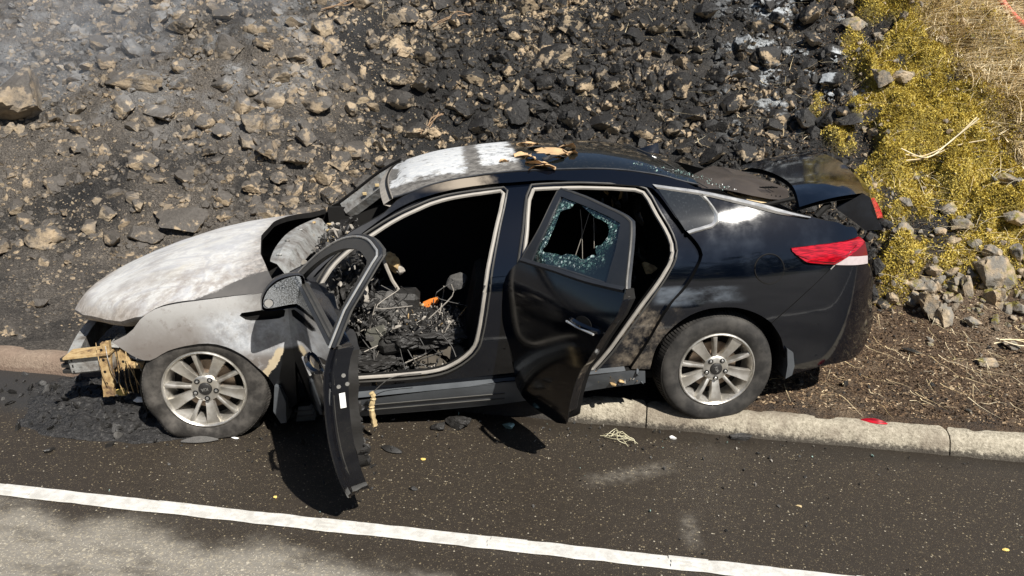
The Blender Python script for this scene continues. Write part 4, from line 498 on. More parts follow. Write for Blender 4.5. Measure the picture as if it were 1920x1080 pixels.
  'wire3': [(1.067,-0.62,0.349),(1.193,-0.62,0.401),(1.274,-0.62,0.469),(1.319,-0.62,0.548),(1.358,-0.62,0.595)],
  'wire4': [(1.373,-0.55,0.568),(1.439,-0.55,0.646)],
  'hang': [(0.896,-0.95,0.334),(0.905,-0.95,0.302),(0.892,-0.95,0.255),(0.891,-0.95,0.207),(0.899,-0.95,0.132)],
  'hang2': [(0.908,-0.95,0.334),(1.013,-0.95,0.411),(1.171,-0.95,0.424)],
  'gwire': [(2.134,-0.4,1.153),(2.144,-0.4,1.033),(2.147,-0.4,0.853)],
  'gwire2': [(2.188,-0.4,1.128),(2.147,-0.4,1.001),(2.102,-0.4,0.866)],
  'gwire3': [(2.214,-0.4,1.101),(2.217,-0.4,0.997),(2.217,-0.4,0.915)],
  'cond_end': [(-0.778,-0.62,0.506),(-0.715,-0.62,0.508),(-0.735,-0.62,0.406),(-0.788,-0.62,0.403)],
  'beam_box': [(-0.74,-0.6,0.54),(-0.561,-0.6,0.537),(-0.582,-0.6,0.425),(-0.745,-0.6,0.43)],
  'post_f': [(-0.577,-0.66,0.595),(-0.524,-0.66,0.607),(-0.549,-0.66,0.352),(-0.562,-0.66,0.281),(-0.621,-0.66,0.275),(-0.602,-0.66,0.421)],
  'box2': [(-0.561,-0.6,0.537),(-0.469,-0.6,0.521),(-0.447,-0.6,0.416),(-0.557,-0.6,0.401)],
  'beam_far': [(-1.026,0.0,0.345),(-0.944,0.0,0.448)],
  'fan': [(-0.836,-0.2,0.57),(-0.643,-0.2,0.558),(-0.719,-0.2,0.487),(-0.76,-0.2,0.402),(-0.862,-0.2,0.391)],
  'g_dry': [(-2.613,-1.355,0.0),(-1.928,-1.416,0.0),(-1.509,-1.418,0.0),(-0.853,-1.396,0.0),(-0.646,-1.481,0.0)],
  'g_streak': [(0.001,-0.677,0.0),(0.384,-0.452,0.0),(0.524,-0.985,0.0)],
  'g_melt': [(-3.702,-0.046,0.0),(-2.723,0.243,0.0),(-2.265,-0.488,0.0),(-2.658,-0.745,0.0),(-3.232,-0.611,0.0)],
  'g_debris': [(-2.053,-0.618,0.0),(-0.719,-0.189,0.0),(-0.797,-0.236,0.0),(-0.967,-0.381,0.0),(0.177,-0.175,0.0),(0.499,-0.102,0.0),(0.878,0.002,0.0),(-1.89,-0.551,0.0),(-0.812,-0.864,0.0),(1.637,0.109,0.13),(-2.656,-0.364,0.06),(-0.494,-0.145,0.0),(-1.441,-1.048,0.0),(1.06,-0.675,0.0),(1.918,-0.867,0.0),(-1.018,-0.521,0.0),(-0.834,-0.581,0.0),(1.241,-0.373,0.0),(1.813,0.043,0.0),(-0.513,-0.226,0.0),(-0.226,-0.389,0.0)],
  'g_rib': [(-2.636,-1.196,0.0),(-1.829,-1.198,0.0),(-1.079,-1.207,0.0),(-0.306,-1.208,0.0),(0.478,-1.212,0.0),(2.022,-0.024,0.06)],
  'lid_near': [(3.403,-0.52,1.124),(3.508,-0.52,1.141),(3.668,-0.52,1.168),(3.79,-0.5,1.19)],
  'cowl_l': [(0.411,-0.74,1.033),(0.383,-0.6,1.016),(0.371,-0.4,1.024),(0.379,-0.1,1.027),(0.411,0.25,1.003),(0.458,0.6,0.964)],
  'cowl_r': [(0.475,-0.74,0.964),(0.477,-0.6,1.004),(0.485,-0.4,1.027),(0.486,-0.1,0.991),(0.475,0.25,0.935),(0.507,0.6,0.904)],
}
CAR_R = [[0.974135, -0.216993, -0.063048], [0.216261, 0.976164, -0.01829], [0.065514, 0.004182, 0.997843]]
CAR_T = [-2.21216, 0.30703, -0.0971]
# ================================================================== the burnt car
CAR = empty('burnt_sedan'); tag(CAR, 'burnt-out black sedan with white scorched hood and open doors, straddling the kerb', 'car')
CAR.matrix_world = Matrix([list(CAR_R[i])+[CAR_T[i]] for i in range(3)]+[[0, 0, 0, 1]])
def spl(x, k=.012): return np.logaddexp(0, np.asarray(x, float)/k)*k
def S(x, z):
    x = np.asarray(x, float); z = np.maximum(np.asarray(z, float), .1); c = .87+.02*(x-1.5)
    lo = -.93+.25*np.maximum(0, np.minimum(z, c)-.66)**2+.35*np.maximum(0, .66-z)**2+.8*np.maximum(0, .30-z)**2
    t = spl(z-c); y = lo+.30*t+.70*t*t
    return y*(1-.075*np.maximum(0, .2-x)**2-.9*np.maximum(0, -.55-x)**2-.09*np.maximum(0, x-2.9)**2-1.1*np.maximum(0, x-3.45)**2)
def pip(P, poly):
    P = np.asarray(P); poly = np.asarray(poly); ins = np.zeros(len(P), bool); x, y = P[:, 0], P[:, 1]
    for (x1, y1), (x2, y2) in zip(poly, np.roll(poly, -1, 0)):
        c = ((y1 > y) != (y2 > y)); xi = (x2-x1)*(y-y1)/((y2-y1) or 1e-12)+x1; ins ^= c & (x < xi)
    return ins
def dpoly(P, poly, closed=True):
    P = np.asarray(P, float); d = np.full(len(P), 9.); A = np.asarray(poly, float); B = np.roll(A, -1, 0)
    if not closed: A, B = A[:-1], B[:-1]
    for a, b in zip(A, B):
        ab = b-a; t = np.clip(((P-a)@ab)/(ab@ab+1e-12), 0, 1); d = np.minimum(d, np.hypot(*(P-(a+t[:, None]*ab)).T))
    return d
def cdt(outline, holes=(), step=.035):
    V = [tuple(p) for p in outline]; E = [(i, (i+1) % len(V)) for i in range(len(V))]
    for h in holes:
        b = len(V); V += [tuple(p) for p in h]; E += [(b+i, b+(i+1) % len(h)) for i in range(len(h))]
    O = np.array(outline); lo, hi = O.min(0), O.max(0)
    gx, gy = np.meshgrid(np.arange(lo[0]+step*.37, hi[0], step), np.arange(lo[1]+step*.41, hi[1], step), indexing='ij'); G = np.stack([gx.ravel(), gy.ravel()], -1)
    k = pip(G, O) & (dpoly(G, O) > step*.45)
    for h in holes: k &= ~pip(G, h) & (dpoly(G, h) > step*.45)
    V += [tuple(p) for p in G[k]]
    r = geometry.delaunay_2d_cdt([Vector(p) for p in V], E, [], 0, 1e-5)
    P = np.array([tuple(p) for p in r[0]]); F = np.array([tuple(f) for f in r[2]]); C_ = P[F].mean(1); k = pip(C_, O)
    for h in holes: k &= ~pip(C_, h)
    F = F[k]; a = P[F]; cr_ = (a[:, 1, 0]-a[:, 0, 0])*(a[:, 2, 1]-a[:, 0, 1])-(a[:, 1, 1]-a[:, 0, 1])*(a[:, 2, 0]-a[:, 0, 0])
    F[cr_ < 0] = F[cr_ < 0][:, ::-1]
    return P, F
def panel(name, outline, mat, parent=CAR, off=0., holes=(), thick=.004, step=.035, fn=None, mirror=False, attr=None, inner=None, link=True):
    P, F = cdt(outline, holes, step); n = len(P); yo = S(P[:, 0], P[:, 1])+off
    if fn is not None: yo = yo+fn(P[:, 0], P[:, 1])
    A = np.stack([P[:, 0], yo, P[:, 1]], -1); B = A+np.array([0, thick, 0])
    ed = {}
    for f in F:
        for i in range(3): ed[(f[i], f[(i+1) % 3])] = 1
    wl = [(b, a, a+n, b+n) for (a, b) in ed if (b, a) not in ed]
    V = np.concatenate([A, B]); fs = [tuple(f) for f in F]+[tuple(f[::-1]+n) for f in F]+wl
    mats = [mat] if inner is None else [mat, inner]; mi = [0]*len(F)+[len(mats)-1]*(len(F)+0)+[len(mats)-1 if thick > .02 else 0]*len(wl)
    if mirror: V = V*np.array([1, -1, 1]); fs = [f[::-1] for f in fs]
    o = mesh(name, V, fs, mats, parent, True, mi, 38)
    if attr:
        a = o.data.attributes.new(attr[0], 'FLOAT', 'POINT'); a.data.foreach_set('value', np.concatenate([attr[1](P)]*2).astype(np.float32))
    return o
def lift(poly, off=0.): return [(x, float(S(x, z))+off, z) for x, z in poly]
def up(poly, n): # resample an open polyline to n points
    P = np.asarray(poly, float); d = np.r_[0, np.cumsum(np.linalg.norm(np.diff(P, axis=0), axis=1))]; t = np.linspace(0, d[-1], n)
    return np.stack([np.interp(t, d, P[:, k]) for k in range(P.shape[1])], -1)
# ---- paints and metals
pb = NT('black_car_paint'); P_ = pb.pos(True); s_ = pb.sep(P_); n = pb.noise(P_, 5, 6, .65); n2 = pb.noise(pb.mapp(P_, (1, 1, 4)), 60, 5, .75); sc_ = pb.noise(pb.mapp(P_, (2, 2, 40)), 9, 4, .7)
du = pb.math('MULTIPLY', pb.ramp(n, .42, .75), pb.ramp(n2, .5, .78))
low = pb.ramp(s_[2], .62, .25)
sm_ = pb.math('MULTIPLY', pb.ramp(pb.noise(P_, 4.2, 5, .6), .45, .85), pb.math('MULTIPLY', pb.ramp(s_[2], .80, .95), pb.ramp(s_[0], 2.3, 2.6)))
col = pb.mix(pb.math('MULTIPLY', du, .035), (.0012, .0022, .0050), (.16, .15, .14)); col = pb.mix(pb.math('MULTIPLY', low, .04), col, (.05, .05, .05)); col = pb.mix(pb.math('MULTIPLY', sm_, .07), col, (.22, .28, .38))
# scraped, rubbed band over the rear wheel arch
rub = pb.math('MULTIPLY', pb.ramp(pb.noise(pb.mapp(P_, (1, 1, 2.5)), 5, 5, .65), .36, .75), pb.math('MULTIPLY', pb.math('MULTIPLY', pb.ramp(s_[0], 2.42, 2.5), pb.ramp(s_[0], 2.98, 2.8)), pb.math('MULTIPLY', pb.ramp(s_[2], .70, .73), pb.ramp(s_[2], .82, .80))))
col = pb.mix(pb.math('MULTIPLY', rub, .30), col, (.34, .40, .48))
mud = pb.math('MULTIPLY', pb.ramp(pb.noise(P_, 9, 6, .7), .42, .75), pb.math('MULTIPLY', pb.ramp(s_[2], .74, .66), pb.math('MULTIPLY', pb.ramp(s_[0], 2.62, 2.5), pb.ramp(s_[0], 2.2, 2.3))))
col = pb.mix(pb.math('MULTIPLY', mud, .8), col, (.30, .25, .19))
hz_ = pb.math('MULTIPLY', pb.ramp(pb.math('ADD', s_[0], pb.math('MULTIPLY', n, .5)), 1.92, 1.75), pb.math('MULTIPLY', pb.ramp(s_[2], 1.33, 1.36), pb.ramp(pb.math('ADD', s_[0], pb.math('MULTIPLY', n, .3)), 1.30, 1.6)))
col = pb.mix(pb.math('MULTIPLY', hz_, .85), col, (.30, .255, .20))
bl_ = pb.math('MULTIPLY', pb.ramp(pb.math('ADD', s_[0], pb.math('MULTIPLY', n, .8)), 1.75, 1.2), pb.ramp(s_[2], .9, 1.0))
col = pb.mix(pb.math('MULTIPLY', bl_, .55), col, (.06, .06, .062))
matte = pb.math('MAXIMUM', hz_, pb.math('MULTIPLY', bl_, .8))
rg_ = pb.math('ADD', pb.math('ADD', pb.math('MULTIPLY', du, .15), .05), pb.math('MAXIMUM', pb.math('MULTIPLY', matte, .35), pb.math('MAXIMUM', pb.math('MULTIPLY', sm_, .12), pb.math('MULTIPLY', mud, .35))))
pb.set(col=col, rough=rg_, spec=.35, coat=pb.math('SUBTRACT', .7, pb.math('MULTIPLY', matte, .65)), cr=pb.math('ADD', .03, pb.math('MULTIPLY', du, .15)), nrm=pb.bump(n2, .05, .002, pb.bump(pb.noise(P_, 2.2, 2, .4), .10, .02)))
PAINT = pb.m
pd = NT('smoke_filmed_black_paint'); P_ = pd.pos(True); n = pd.noise(P_, 4, 5, .6); n2 = pd.noise(pd.mapp(P_, (1, 1, .3)), 40, 5, .75); pd.set(col=pd.mix(pd.math('MULTIPLY', pd.ramp(n2, .5, .8), pd.ramp(n, .4, .7, 0, .08)), (.0012, .0022, .0048), (.12, .11, .10)), rough=pd.ramp(n, .3, .7, .07, .15), spec=.3, coat=.5, cr=pd.ramp(n2, .3, .7, .08, .16)); PAINTD = pd.m
ho = NT('scorched_bare_metal'); P_ = ho.pos(True); s_ = ho.sep(P_)
wv = ho.noise(ho.mapp(P_, (1.0, 1.6, 1.0), (0, 0, .35)), 1.7, 6, .48, 1.6); ring = ho.math('FRACT', ho.math('MULTIPLY', wv, 4.5)); rg = ho.cr(ring, [(0, (.54, .54, .525)), (.15, (.48, .48, .47)), (.35, (.40, .405, .42)), (.5, (.44, .44, .445)), (.65, (.52, .52, .505)), (.78, (.48, .47, .45)), (.9, (.45, .45, .455)), (1, (.54, .54, .525))])
yl = ho.ramp(ho.noise(P_, 2.3, 4, .6), .56, .72); rg = ho.mix(ho.math('MULTIPLY', yl, .45), rg, (.60, .55, .40))
sp2 = ho.noise(P_, 26, 6, .75); rg = ho.mix(ho.ramp(sp2, .58, .8, 0, .6), rg, (.68, .68, .66)); rg = ho.mix(ho.ramp(ho.noise(P_, 4, 6, .72), .46, .72, 0, .8), rg, (.29, .275, .265)); rg = ho.mix(ho.ramp(ho.noise(P_, 3.1, 6, .7), .56, .72, 0, .7), rg, (.64, .64, .62)); rg = ho.mix(ho.math('MULTIPLY', ho.ramp(s_[1], -.35, -.75), ho.ramp(ho.noise(P_, 7, 6, .75), .42, .62, 0, .65)), rg, (.20, .165, .14)); rg = ho.mix(ho.math('MULTIPLY', ho.ramp(ho.noise(P_, 70, 3, .7), .66, .72), .7), rg, (.10, .095, .09))
br = ho.ramp(ho.math('ADD', s_[2], ho.math('MULTIPLY', ho.math('SUBTRACT', wv, .5), .22)), .84, .75)
rg = ho.mix(ho.math('MULTIPLY', br, .8), rg, ho.mix(ho.ramp(sp2, .4, .6), (.26, .225, .19), (.42, .38, .34)))
# unburnt dull paint near the windscreen corner
ub = ho.ramp(ho.math('ADD', ho.math('ADD', ho.math('SUBTRACT', s_[1], ho.math('MULTIPLY', s_[0], .54)), .905), ho.math('MULTIPLY', ho.math('SUBTRACT', ho.noise(P_, 10, 6, .75), .5), .16)), .012, -.012)
rr_ = ho.math('ADD', s_[0], ho.math('MULTIPLY', ho.math('SUBTRACT', ho.noise(P_, 6, 6, .75), .5), .35)); rg = ho.mix(ho.ramp(rr_, .12, .36, 0, .75), rg, ho.mix(ho.ramp(sp2, .4, .6), (.10, .085, .075), (.30, .27, .245)))
rg = ho.mix(ho.math('MULTIPLY', ho.ramp(ho.noise(P_, 12, 6, .8), .60, .70), .5), rg, (.27, .17, .10))
rg = ho.mix(ub, rg, ho.mix(ho.noise(P_, 5, 4), (.045, .043, .042), (.13, .122, .115)))
ho.set(col=rg, rough=ho.ramp(sp2, .3, .7, .62, .85), metal=0., spec=.4, nrm=ho.bump(sp2, .2, .004, ho.bump(ho.noise(P_, 3.5, 3, .5), .22, .03)))
fe = NT('heat_stained_fender'); P_ = fe.pos(True); s_ = fe.sep(P_); n = fe.noise(P_, 4.2, 6, .65, 1.0); n2 = fe.noise(P_, 22, 6, .7)
b1 = fe.ramp(fe.math('ADD', s_[2], fe.math('MULTIPLY', n, .2)), .74, .98); basef = fe.mix(b1, (.20, .18, .165), (.39, .385, .375))
bw = fe.math('MULTIPLY', fe.ramp(fe.math('ADD', s_[0], fe.math('MULTIPLY', n, .3)), .16, .40), fe.math('MULTIPLY', fe.ramp(s_[2], .55, .64), fe.ramp(s_[2], .86, .76)))
basef = fe.mix(fe.math('MULTIPLY', bw, .85), basef, fe.mix(fe.ramp(n2, .4, .65), (.50, .53, .57), (.74, .77, .80)))
gr = fe.ramp(fe.math('ADD', s_[0], fe.math('MULTIPLY', n, .4)), -.05, -.3); basef = fe.mix(fe.math('MULTIPLY', gr, .7), basef, fe.mix(n, (.30, .295, .29), (.54, .53, .52)))
drip = fe.math('MULTIPLY', fe.ramp(fe.noise(fe.mapp(P_, (22, 1, 1.2)), 1.0, 3, .6), .6, .72), fe.ramp(s_[2], .62, .8)); basef = fe.mix(fe.math('MULTIPLY', drip, .25), basef, (.62, .62, .60))
basef = fe.mix(fe.math('MULTIPLY', fe.ramp(n2, .52, .72), .5), basef, (.13, .10, .08)); basef = fe.mix(fe.math('MULTIPLY', fe.ramp(fe.noise(P_, 2.6, 6, .72), .5, .66), .55), basef, (.12, .098, .082)); basef = fe.mix(fe.math('MULTIPLY', fe.ramp(fe.noise(P_, 6, 6, .75), .56, .68), .5), basef, (.50, .51, .52))
top = fe.math('MULTIPLY', fe.ramp(s_[0], .2, .42), fe.ramp(s_[2], .83, .9)); basef = fe.mix(fe.math('MULTIPLY', top, .8), basef, (.10, .095, .09))
cl = fe.math('ADD', fe.math('ADD', s_[0], fe.math('MULTIPLY', s_[2], -.64)), fe.math('MULTIPLY', fe.math('SUBTRACT', fe.noise(P_, 8, 6, .75), .5), .10)); lowm = fe.ramp(s_[2], .625, .60)
blk = fe.math('MAXIMUM', fe.math('MULTIPLY', fe.ramp(cl, .080, .085), lowm), fe.ramp(s_[0], .508, .52))
peel = fe.math('MULTIPLY', fe.math('MULTIPLY', fe.ramp(cl, .03, .042), fe.ramp(cl, .085, .08)), lowm)
basef = fe.mix(peel, basef, fe.mix(n2, (.50, .40, .25), (.72, .62, .45))); basef = fe.mix(blk, basef, (.008, .009, .011))
fe.set(col=basef, rough=fe.mix(blk, fe.ramp(n2, .3, .7, .40, .62), (.3, .3, .3)), metal=fe.math('MULTIPLY', fe.math('SUBTRACT', 1., blk), .15), spec=.45, nrm=fe.bump(n2, .16, .005, fe.bump(fe.noise(P_, 3, 2), .15, .03)))
ro = NT('burnt_roof'); P_ = ro.pos(True); s_ = ro.sep(P_); n = ro.noise(P_, 3.4, 6, .65); n2 = ro.noise(ro.mapp(P_, (1, 2, 1)), 20, 6, .75); nf = ro.noise(P_, 130, 4, .75)
ch = ro.mix(ro.ramp(n2, .35, .65), (.06, .056, .052), (.20, .19, .175)); ch = ro.mix(ro.ramp(nf, .55, .7, 0, .5), ch, (.02, .02, .02))
x1 = ro.math('ADD', s_[0], ro.math('MULTIPLY', ro.math('SUBTRACT', n, .5), .40)); x2 = ro.math('ADD', s_[0], ro.math('MULTIPLY', ro.math('SUBTRACT', n2, .5), .16))
ym = ro.ramp(ro.math('ADD', s_[1], ro.math('MULTIPLY', ro.math('SUBTRACT', n, .5), .6)), -.47, -.41); ym = ro.math('MULTIPLY', ym, ro.ramp(ro.math('SUBTRACT', s_[1], ro.math('MULTIPLY', s_[0], 1.5)), 2, -2.3))
w1 = ro.math('MULTIPLY', ro.ramp(x1, 1.04, 1.06), ro.ramp(x2, 1.49, 1.46)); w2 = ro.math('MULTIPLY', ro.ramp(x2, 1.55, 1.58), ro.ramp(x1, 1.77, 1.74))
wm = ro.math('MULTIPLY', ro.math('MAXIMUM', w1, ro.math('MULTIPLY', w2, ro.ramp(n2, .35, .46))), ro.math('MULTIPLY', ym, ro.ramp(ro.noise(P_, 11, 6, .75), .34, .46)))
c_ = ro.mix(wm, ch, ro.mix(ro.ramp(n2, .4, .7), (.46, .48, .50), (.62, .62, .60)))
gl = ro.ramp(x2, 1.765, 1.80); gcol = ro.mix(ro.ramp(ro.noise(P_, 60, 5, .7), .55, .75, 0, .3), (.006, .007, .006), (.16, .15, .12))
ro.set(col=ro.mix(gl, c_, gcol), rough=ro.mix(gl, (.72, .72, .72), ro.ramp(n2, .4, .8, .08, .28)), coat=ro.math('MULTIPLY', gl, .8), cr=.04, spec=.4, nrm=ro.bump(ro.mix(gl, n2, (.5, .5, .5)), .5, .008, ro.bump(ro.noise(P_, 2, 2), .08, .03)))
SOOT = plain('soot_black', (.010, .0095, .009), .85, var=.5, sc=20, spec=.2)
PLAS = plain('charred_black_plastic', (.022, .021, .02), .55, var=.5, sc=12, bump=.4)
TRIM = plain('dull_black_trim', (.022, .024, .028), .42, var=.3, sc=9)
CLAD = plain('grey_sill_cladding', (.075, .082, .09), .42, var=.35, sc=7, bump=.25)
SEAL = plain('ashen_rubber_seal', (.30, .28, .25), .6, var=.35, sc=14)
SEALD = plain('dark_rubber_seal', (.05, .048, .044), .55, var=.3, sc=10)
CHRM = plain('satin_chrome', (.74, .73, .70), .36, .75, .12, 20, bump=.06)
GREYM = NT('burnt_grey_steel'); P_ = GREYM.pos(True); n = GREYM.noise(P_, 8, 6, .7); n2 = GREYM.noise(P_, 30, 5, .7); GREYM.set(col=GREYM.mix(GREYM.ramp(n2, .55, .72, 0, .7), GREYM.cr(n, [(.3, (.10, .08, .065)), (.45, (.27, .26, .245)), (.6, (.42, .43, .42)), (.75, (.30, .22, .15))]), (.04, .036, .033)), rough=.5, metal=.35, nrm=GREYM.bump(n, .6, .02)); GREYM = GREYM.m
ASHM = plain('ash_coated_bits', (.30, .275, .24), .9, var=.5, sc=30)
CHAR = plain('charred_lumps', (.020, .019, .018), .55, var=.8, sc=30, bump=.9)
CHARG = plain('charred_grey_lumps', (.075, .072, .068), .7, var=.8, sc=34, bump=.9)
RUST = NT('flaking_yellow_rust'); P_ = RUST.pos(True); n = RUST.noise(P_, 16, 6, .7); RUST.set(col=RUST.cr(n, [(.28, (.03, .022, .018)), (.40, (.17, .105, .055)), (.5, (.38, .26, .12)), (.62, (.48, .36, .19)), (.72, (.17, .16, .15))]), rough=.8, nrm=RUST.bump(n, .5, .006)); RUST = RUST.m
TANP = plain('tan_melted_plastic', (.48, .37, .20), .6, var=.4, sc=18)
ORAN = plain('orange_foam', (.75, .22, .03), .7, var=.3, sc=25)
YELF = plain('yellow_foam', (.75, .55, .16), .8, var=.3, sc=30)
MATG = plain('grey_green_rubber_mat', (.10, .098, .082), .7, var=.55, sc=12, bump=.5)
SEATG = plain('dusty_seat_plastic', (.115, .10, .08), .55, var=.3, sc=10)
WHITE = plain('white_sticker', (.85, .85, .83), .5, var=.04)
BOLT = plain('bright_bolt', (.7, .7, .68), .3, .9, .2)
# ---- side skins, both sides
AP = DATA['aperture']
def creasefn(x, z): return 0*x
def dent(x, z): return .012*np.exp(-((x-2.62)/.10)**2-((z-.74)/.03)**2)-.006*np.exp(-((x-2.7)/.2)**2-((z-.70)/.02)**2)
side = panel('side_panel', DATA['skin'], PAINT, thick=.035, step=.03, inner=SOOT, fn=dent); side['label'] = 'black quarter panel and roof rail, scuffed and dented over the wheel'
panel('side_panel', DATA['skin'], PAINT, thick=.035, step=.06, inner=SOOT, mirror=True)
jamb = panel('door_frame', AP, PAINT, off=.036, holes=[DATA['front_hole'], DATA['rear_hole']], thick=.05, step=.035, inner=SOOT)
for h, s0 in ((DATA['front_hole'], 1), (DATA['rear_hole'], 1)):
    P = lift(h+h[:1], .028); MB().tube(P, .011, 7, cap=False).build('door_seal', SEAL, jamb)
    n = len(h); c = np.mean(h, 0); P2 = [(x+(x-c[0])/np.hypot(x-c[0], z-c[1])*.028, float(S(x, z))+.03, z+(z-c[1])/np.hypot(x-c[0], z-c[1])*.028) for x, z in h+h[:1]]
    MB().tube(P2, .006, 5, cap=False).build('door_seal', SEALD, jamb)
far_doors = panel('far_side_door', AP, PAINT, thick=.03, step=.09, inner=SOOT, mirror=True)
fen = panel('fender', DATA['fender'], fe.m, holes=[DATA['vent']], thick=.03, step=.025, inner=SOOT); fen['label'] = 'fender burnt to grey and bluish white metal'
panel('vent_recess', DATA['vent'], SOOT, fen, off=.028, thick=.01, step=.03)
panel('fender', DATA['fender'], fe.m, thick=.03, step=.06, inner=SOOT, mirror=True)
sill = panel('sill', DATA['sill'], CLAD, off=-.006, thick=.05, step=.04, inner=SOOT, fn=lambda x, z: .012*np.sin(np.clip((z-.2)/.05, -1, 1)*1.57)*0+.02*np.clip(fbm(np.stack([x*7, z*9, x*0], -1), 3, 60)-.5, -.5, .5)*np.clip((x-1.55)/.2, 0, 1)*2)
for dz in (.165, .205): MB().tube([(x, float(S(x, dz+.025*(x-.45)))-.010, dz+.025*(x-.45)) for x in np.linspace(.46, 1.62, 14)], .004, 4).build('sill_rib', SEALD, sill)
MB().strip([(x, float(S(x, .30+.02*x))+.0, .245+.038*x) for x in np.linspace(.6, 2.3, 20)], [(x, float(S(x, .33))+.075, .275+.036*x) for x in np.linspace(.6, 2.3, 20)]).build('sill_step', CLAD, sill)
# ---- rear bumper with its full width
bump = panel('rear_bumper', DATA['bumper'], PAINT, off=-.003, thick=.03, step=.03, inner=SOOT)
E_ = up(DATA['rear_edge'], 14); rows = []
for x, z in E_:
    y0 = abs(float(S(x, z)))-.003; rows.append([(x+.15*(1-(y/y0)**2)**.8 if abs(y) < y0 else x, y, z) for y in np.linspace(-y0, y0, 21)])
v = [p for r_ in rows for p in r_]; f = [(i*21+j, i*21+j+1, (i+1)*21+j+1, (i+1)*21+j) for i in range(13) for j in range(20)]
mesh('bumper_wrap', v, f, PAINT, bump); panel('rear_bumper', DATA['bumper'], PAINT, off=-.003, thick=.03, step=.07, inner=SOOT, mirror=True)
# ---- tail lamp
RED = NT('red_lamp_plastic'); P_ = RED.pos(True); RED.set(col=RED.mix(RED.ramp(RED.noise(RED.mapp(P_, (3, 1, 30)), 6, 3), .4, .6), (.20, .0015, .006), (.46, .006, .016)), rough=.12, spec=.5, coat=.6, cr=.03, sss=0.); RED = RED.m
DRED = plain('dark_red_lamp', (.12, .004, .006), .12, var=.3); CLR = plain('clear_lamp', (.46, .40, .40), .15, var=.2, sc=40)
lamp = panel('tail_lamp', DATA['tail_red'], RED, off=-.012, thick=.03, step=.03, fn=lambda x, z: -.004*np.sin((z-.9)*60)); MB().tube(lift([tuple(p) for p in up([(3.23, .955), (3.33, .915), (3.45, .90), (3.52, .925), (3.60, .975)], 24)], -.013), .0028, 5).build('lamp_line', DRED, lamp); lamp['label'] = 'long red tail lamp with a clear lower strip'
panel('dark_lens', DATA['tail_dark'], DRED, lamp, off=-.011, thick=.03); panel('clear_lens', DATA['tail_clear'], CLR, lamp, off=-.012, thick=.03)
# ---- quarter glass and bright trim
GL = NT('dusty_quarter_glass'); P_ = GL.pos(True); s_ = GL.sep(P_); GL.set(col=GL.mix(GL.ramp(GL.noise(P_, 70, 5, .75), .52, .8, 0, .12), (.010, .013, .015), (.45, .5, .53)), rough=.035, spec=.6, coat=.8, cr=.03)
qg = panel('quarter_window', DATA['quarter_glass'], GL.m, off=-.004, thick=.01, step=.04); qg['label'] = 'dusty fixed rear quarter window'
A = up(DATA['quarter_trim_in'], 16); B = up(DATA['quarter_trim_out'], 16)
def trimstrip(name, A, B, mat, par, h=.012):
    a = lift(A, -.005); b = lift(B, -.005); mid = [(.5*(p[0]+q[0]), .5*(p[1]+q[1])-h, .5*(p[2]+q[2])) for p, q in zip(a, b)]
    return MB().strip(a, mid).strip(mid, b).build(name, mat, par, angle=70)
trimstrip('bright_trim', A, B, CHRM, qg); trimstrip('bright_trim', up(DATA['chrome_top'], 24), up(DATA['chrome_bot'], 24), CHRM, CAR)
fd = panel('fuel_door', [((x-np.mean(np.array(DATA['fuel'])[:, 0]))*.96+np.mean(np.array(DATA['fuel'])[:, 0]), (z-np.mean(np.array(DATA['fuel'])[:, 1]))*.96+np.mean(np.array(DATA['fuel'])[:, 1])) for x, z in DATA['fuel']], PAINT, off=-.003, thick=.006, step=.03)
MB().tube(lift(DATA['fuel']+DATA['fuel'][:1], -.0005), .0035, 5, cap=False).build('gap_ring', SOOT, fd)
seam = [(q[0], q[1]) for q in up([DATA['bumper'][0], DATA['bumper'][-1]], 14)]; MB().tube(lift(seam, -.003), .003, 5).build('bumper_seam', SEAL, bump)
# ---- roof with headers
ed = np.array(DATA['roof_edge']); ed = ed[np.argsort(ed[:, 0], kind='stable')]; N = 44; xs_ = np.linspace(ed[0, 0], ed[-1, 0], N); ze = np.interp(xs_, ed[:, 0], ed[:, 1])
ze = np.convolve(np.pad(ze, 3, mode='edge'), np.ones(7)/7, 'valid'); ye = -S(xs_, ze)-.004; M_ = 33; v = []; vi = []
for i in range(N):
    fr = i/(N-1)
    for j in range(M_):
        t = -1+2*j/(M_-1); crown = .072*(1-abs(t)**2.6)*(1-.25*(1-fr)**4-.15*fr**4)
        dxx = -.055*(1-t*t)*(1-fr)**3-.10*(1-t*t)*fr**3*0
        v.append((xs_[i]+dxx, t*ye[i], ze[i]+crown+.004-.030*(1-t*t)*(fr < .03))); vi.append((xs_[i]+dxx, t*(ye[i]-.03), ze[i]+crown-.035))
f = [(i*M_+j, (i+1)*M_+j, (i+1)*M_+j+1, i*M_+j+1) for i in range(N-1) for j in range(M_-1)]
roof = mesh('roof', v, f, ro.m, CAR, angle=60); roof['label'] = 'roof burnt white in front and glossy black behind'
mesh('headliner', vi, [q[::-1] for q in f], SOOT, CAR, angle=60)
hd = MB(); a = [Vector(v[j]) for j in range(M_)]; b = [p+Vector((-.055, 0, -.035)) for p in a]; c = [p+Vector((.02, 0, -.065)) for p in a]
hd.strip([tuple(p) for p in a], [tuple(p) for p in b]).strip([tuple(p) for p in b], [tuple(p) for p in c]).build('windscreen_header', ASHM, CAR)
MB().tube([tuple(p+Vector((-.012, 0, -.001))) for p in a], .0055, 5).build('windscreen_gap', SOOT, CAR)
rb = MB(); a = [v[(N-1)*M_+j] for j in range(M_)]; rb.strip(a, [(p[0]+.03, p[1], p[2]-.03) for p in a]).build('rear_header', PLAS, CAR)
for sgn in (-1, 1): MB().tube([(x, sgn*(y-.004), z+.006) for x, y, z in zip(xs_, ye, ze)], .0055, 5).build('roof_gutter', TRIM, CAR)
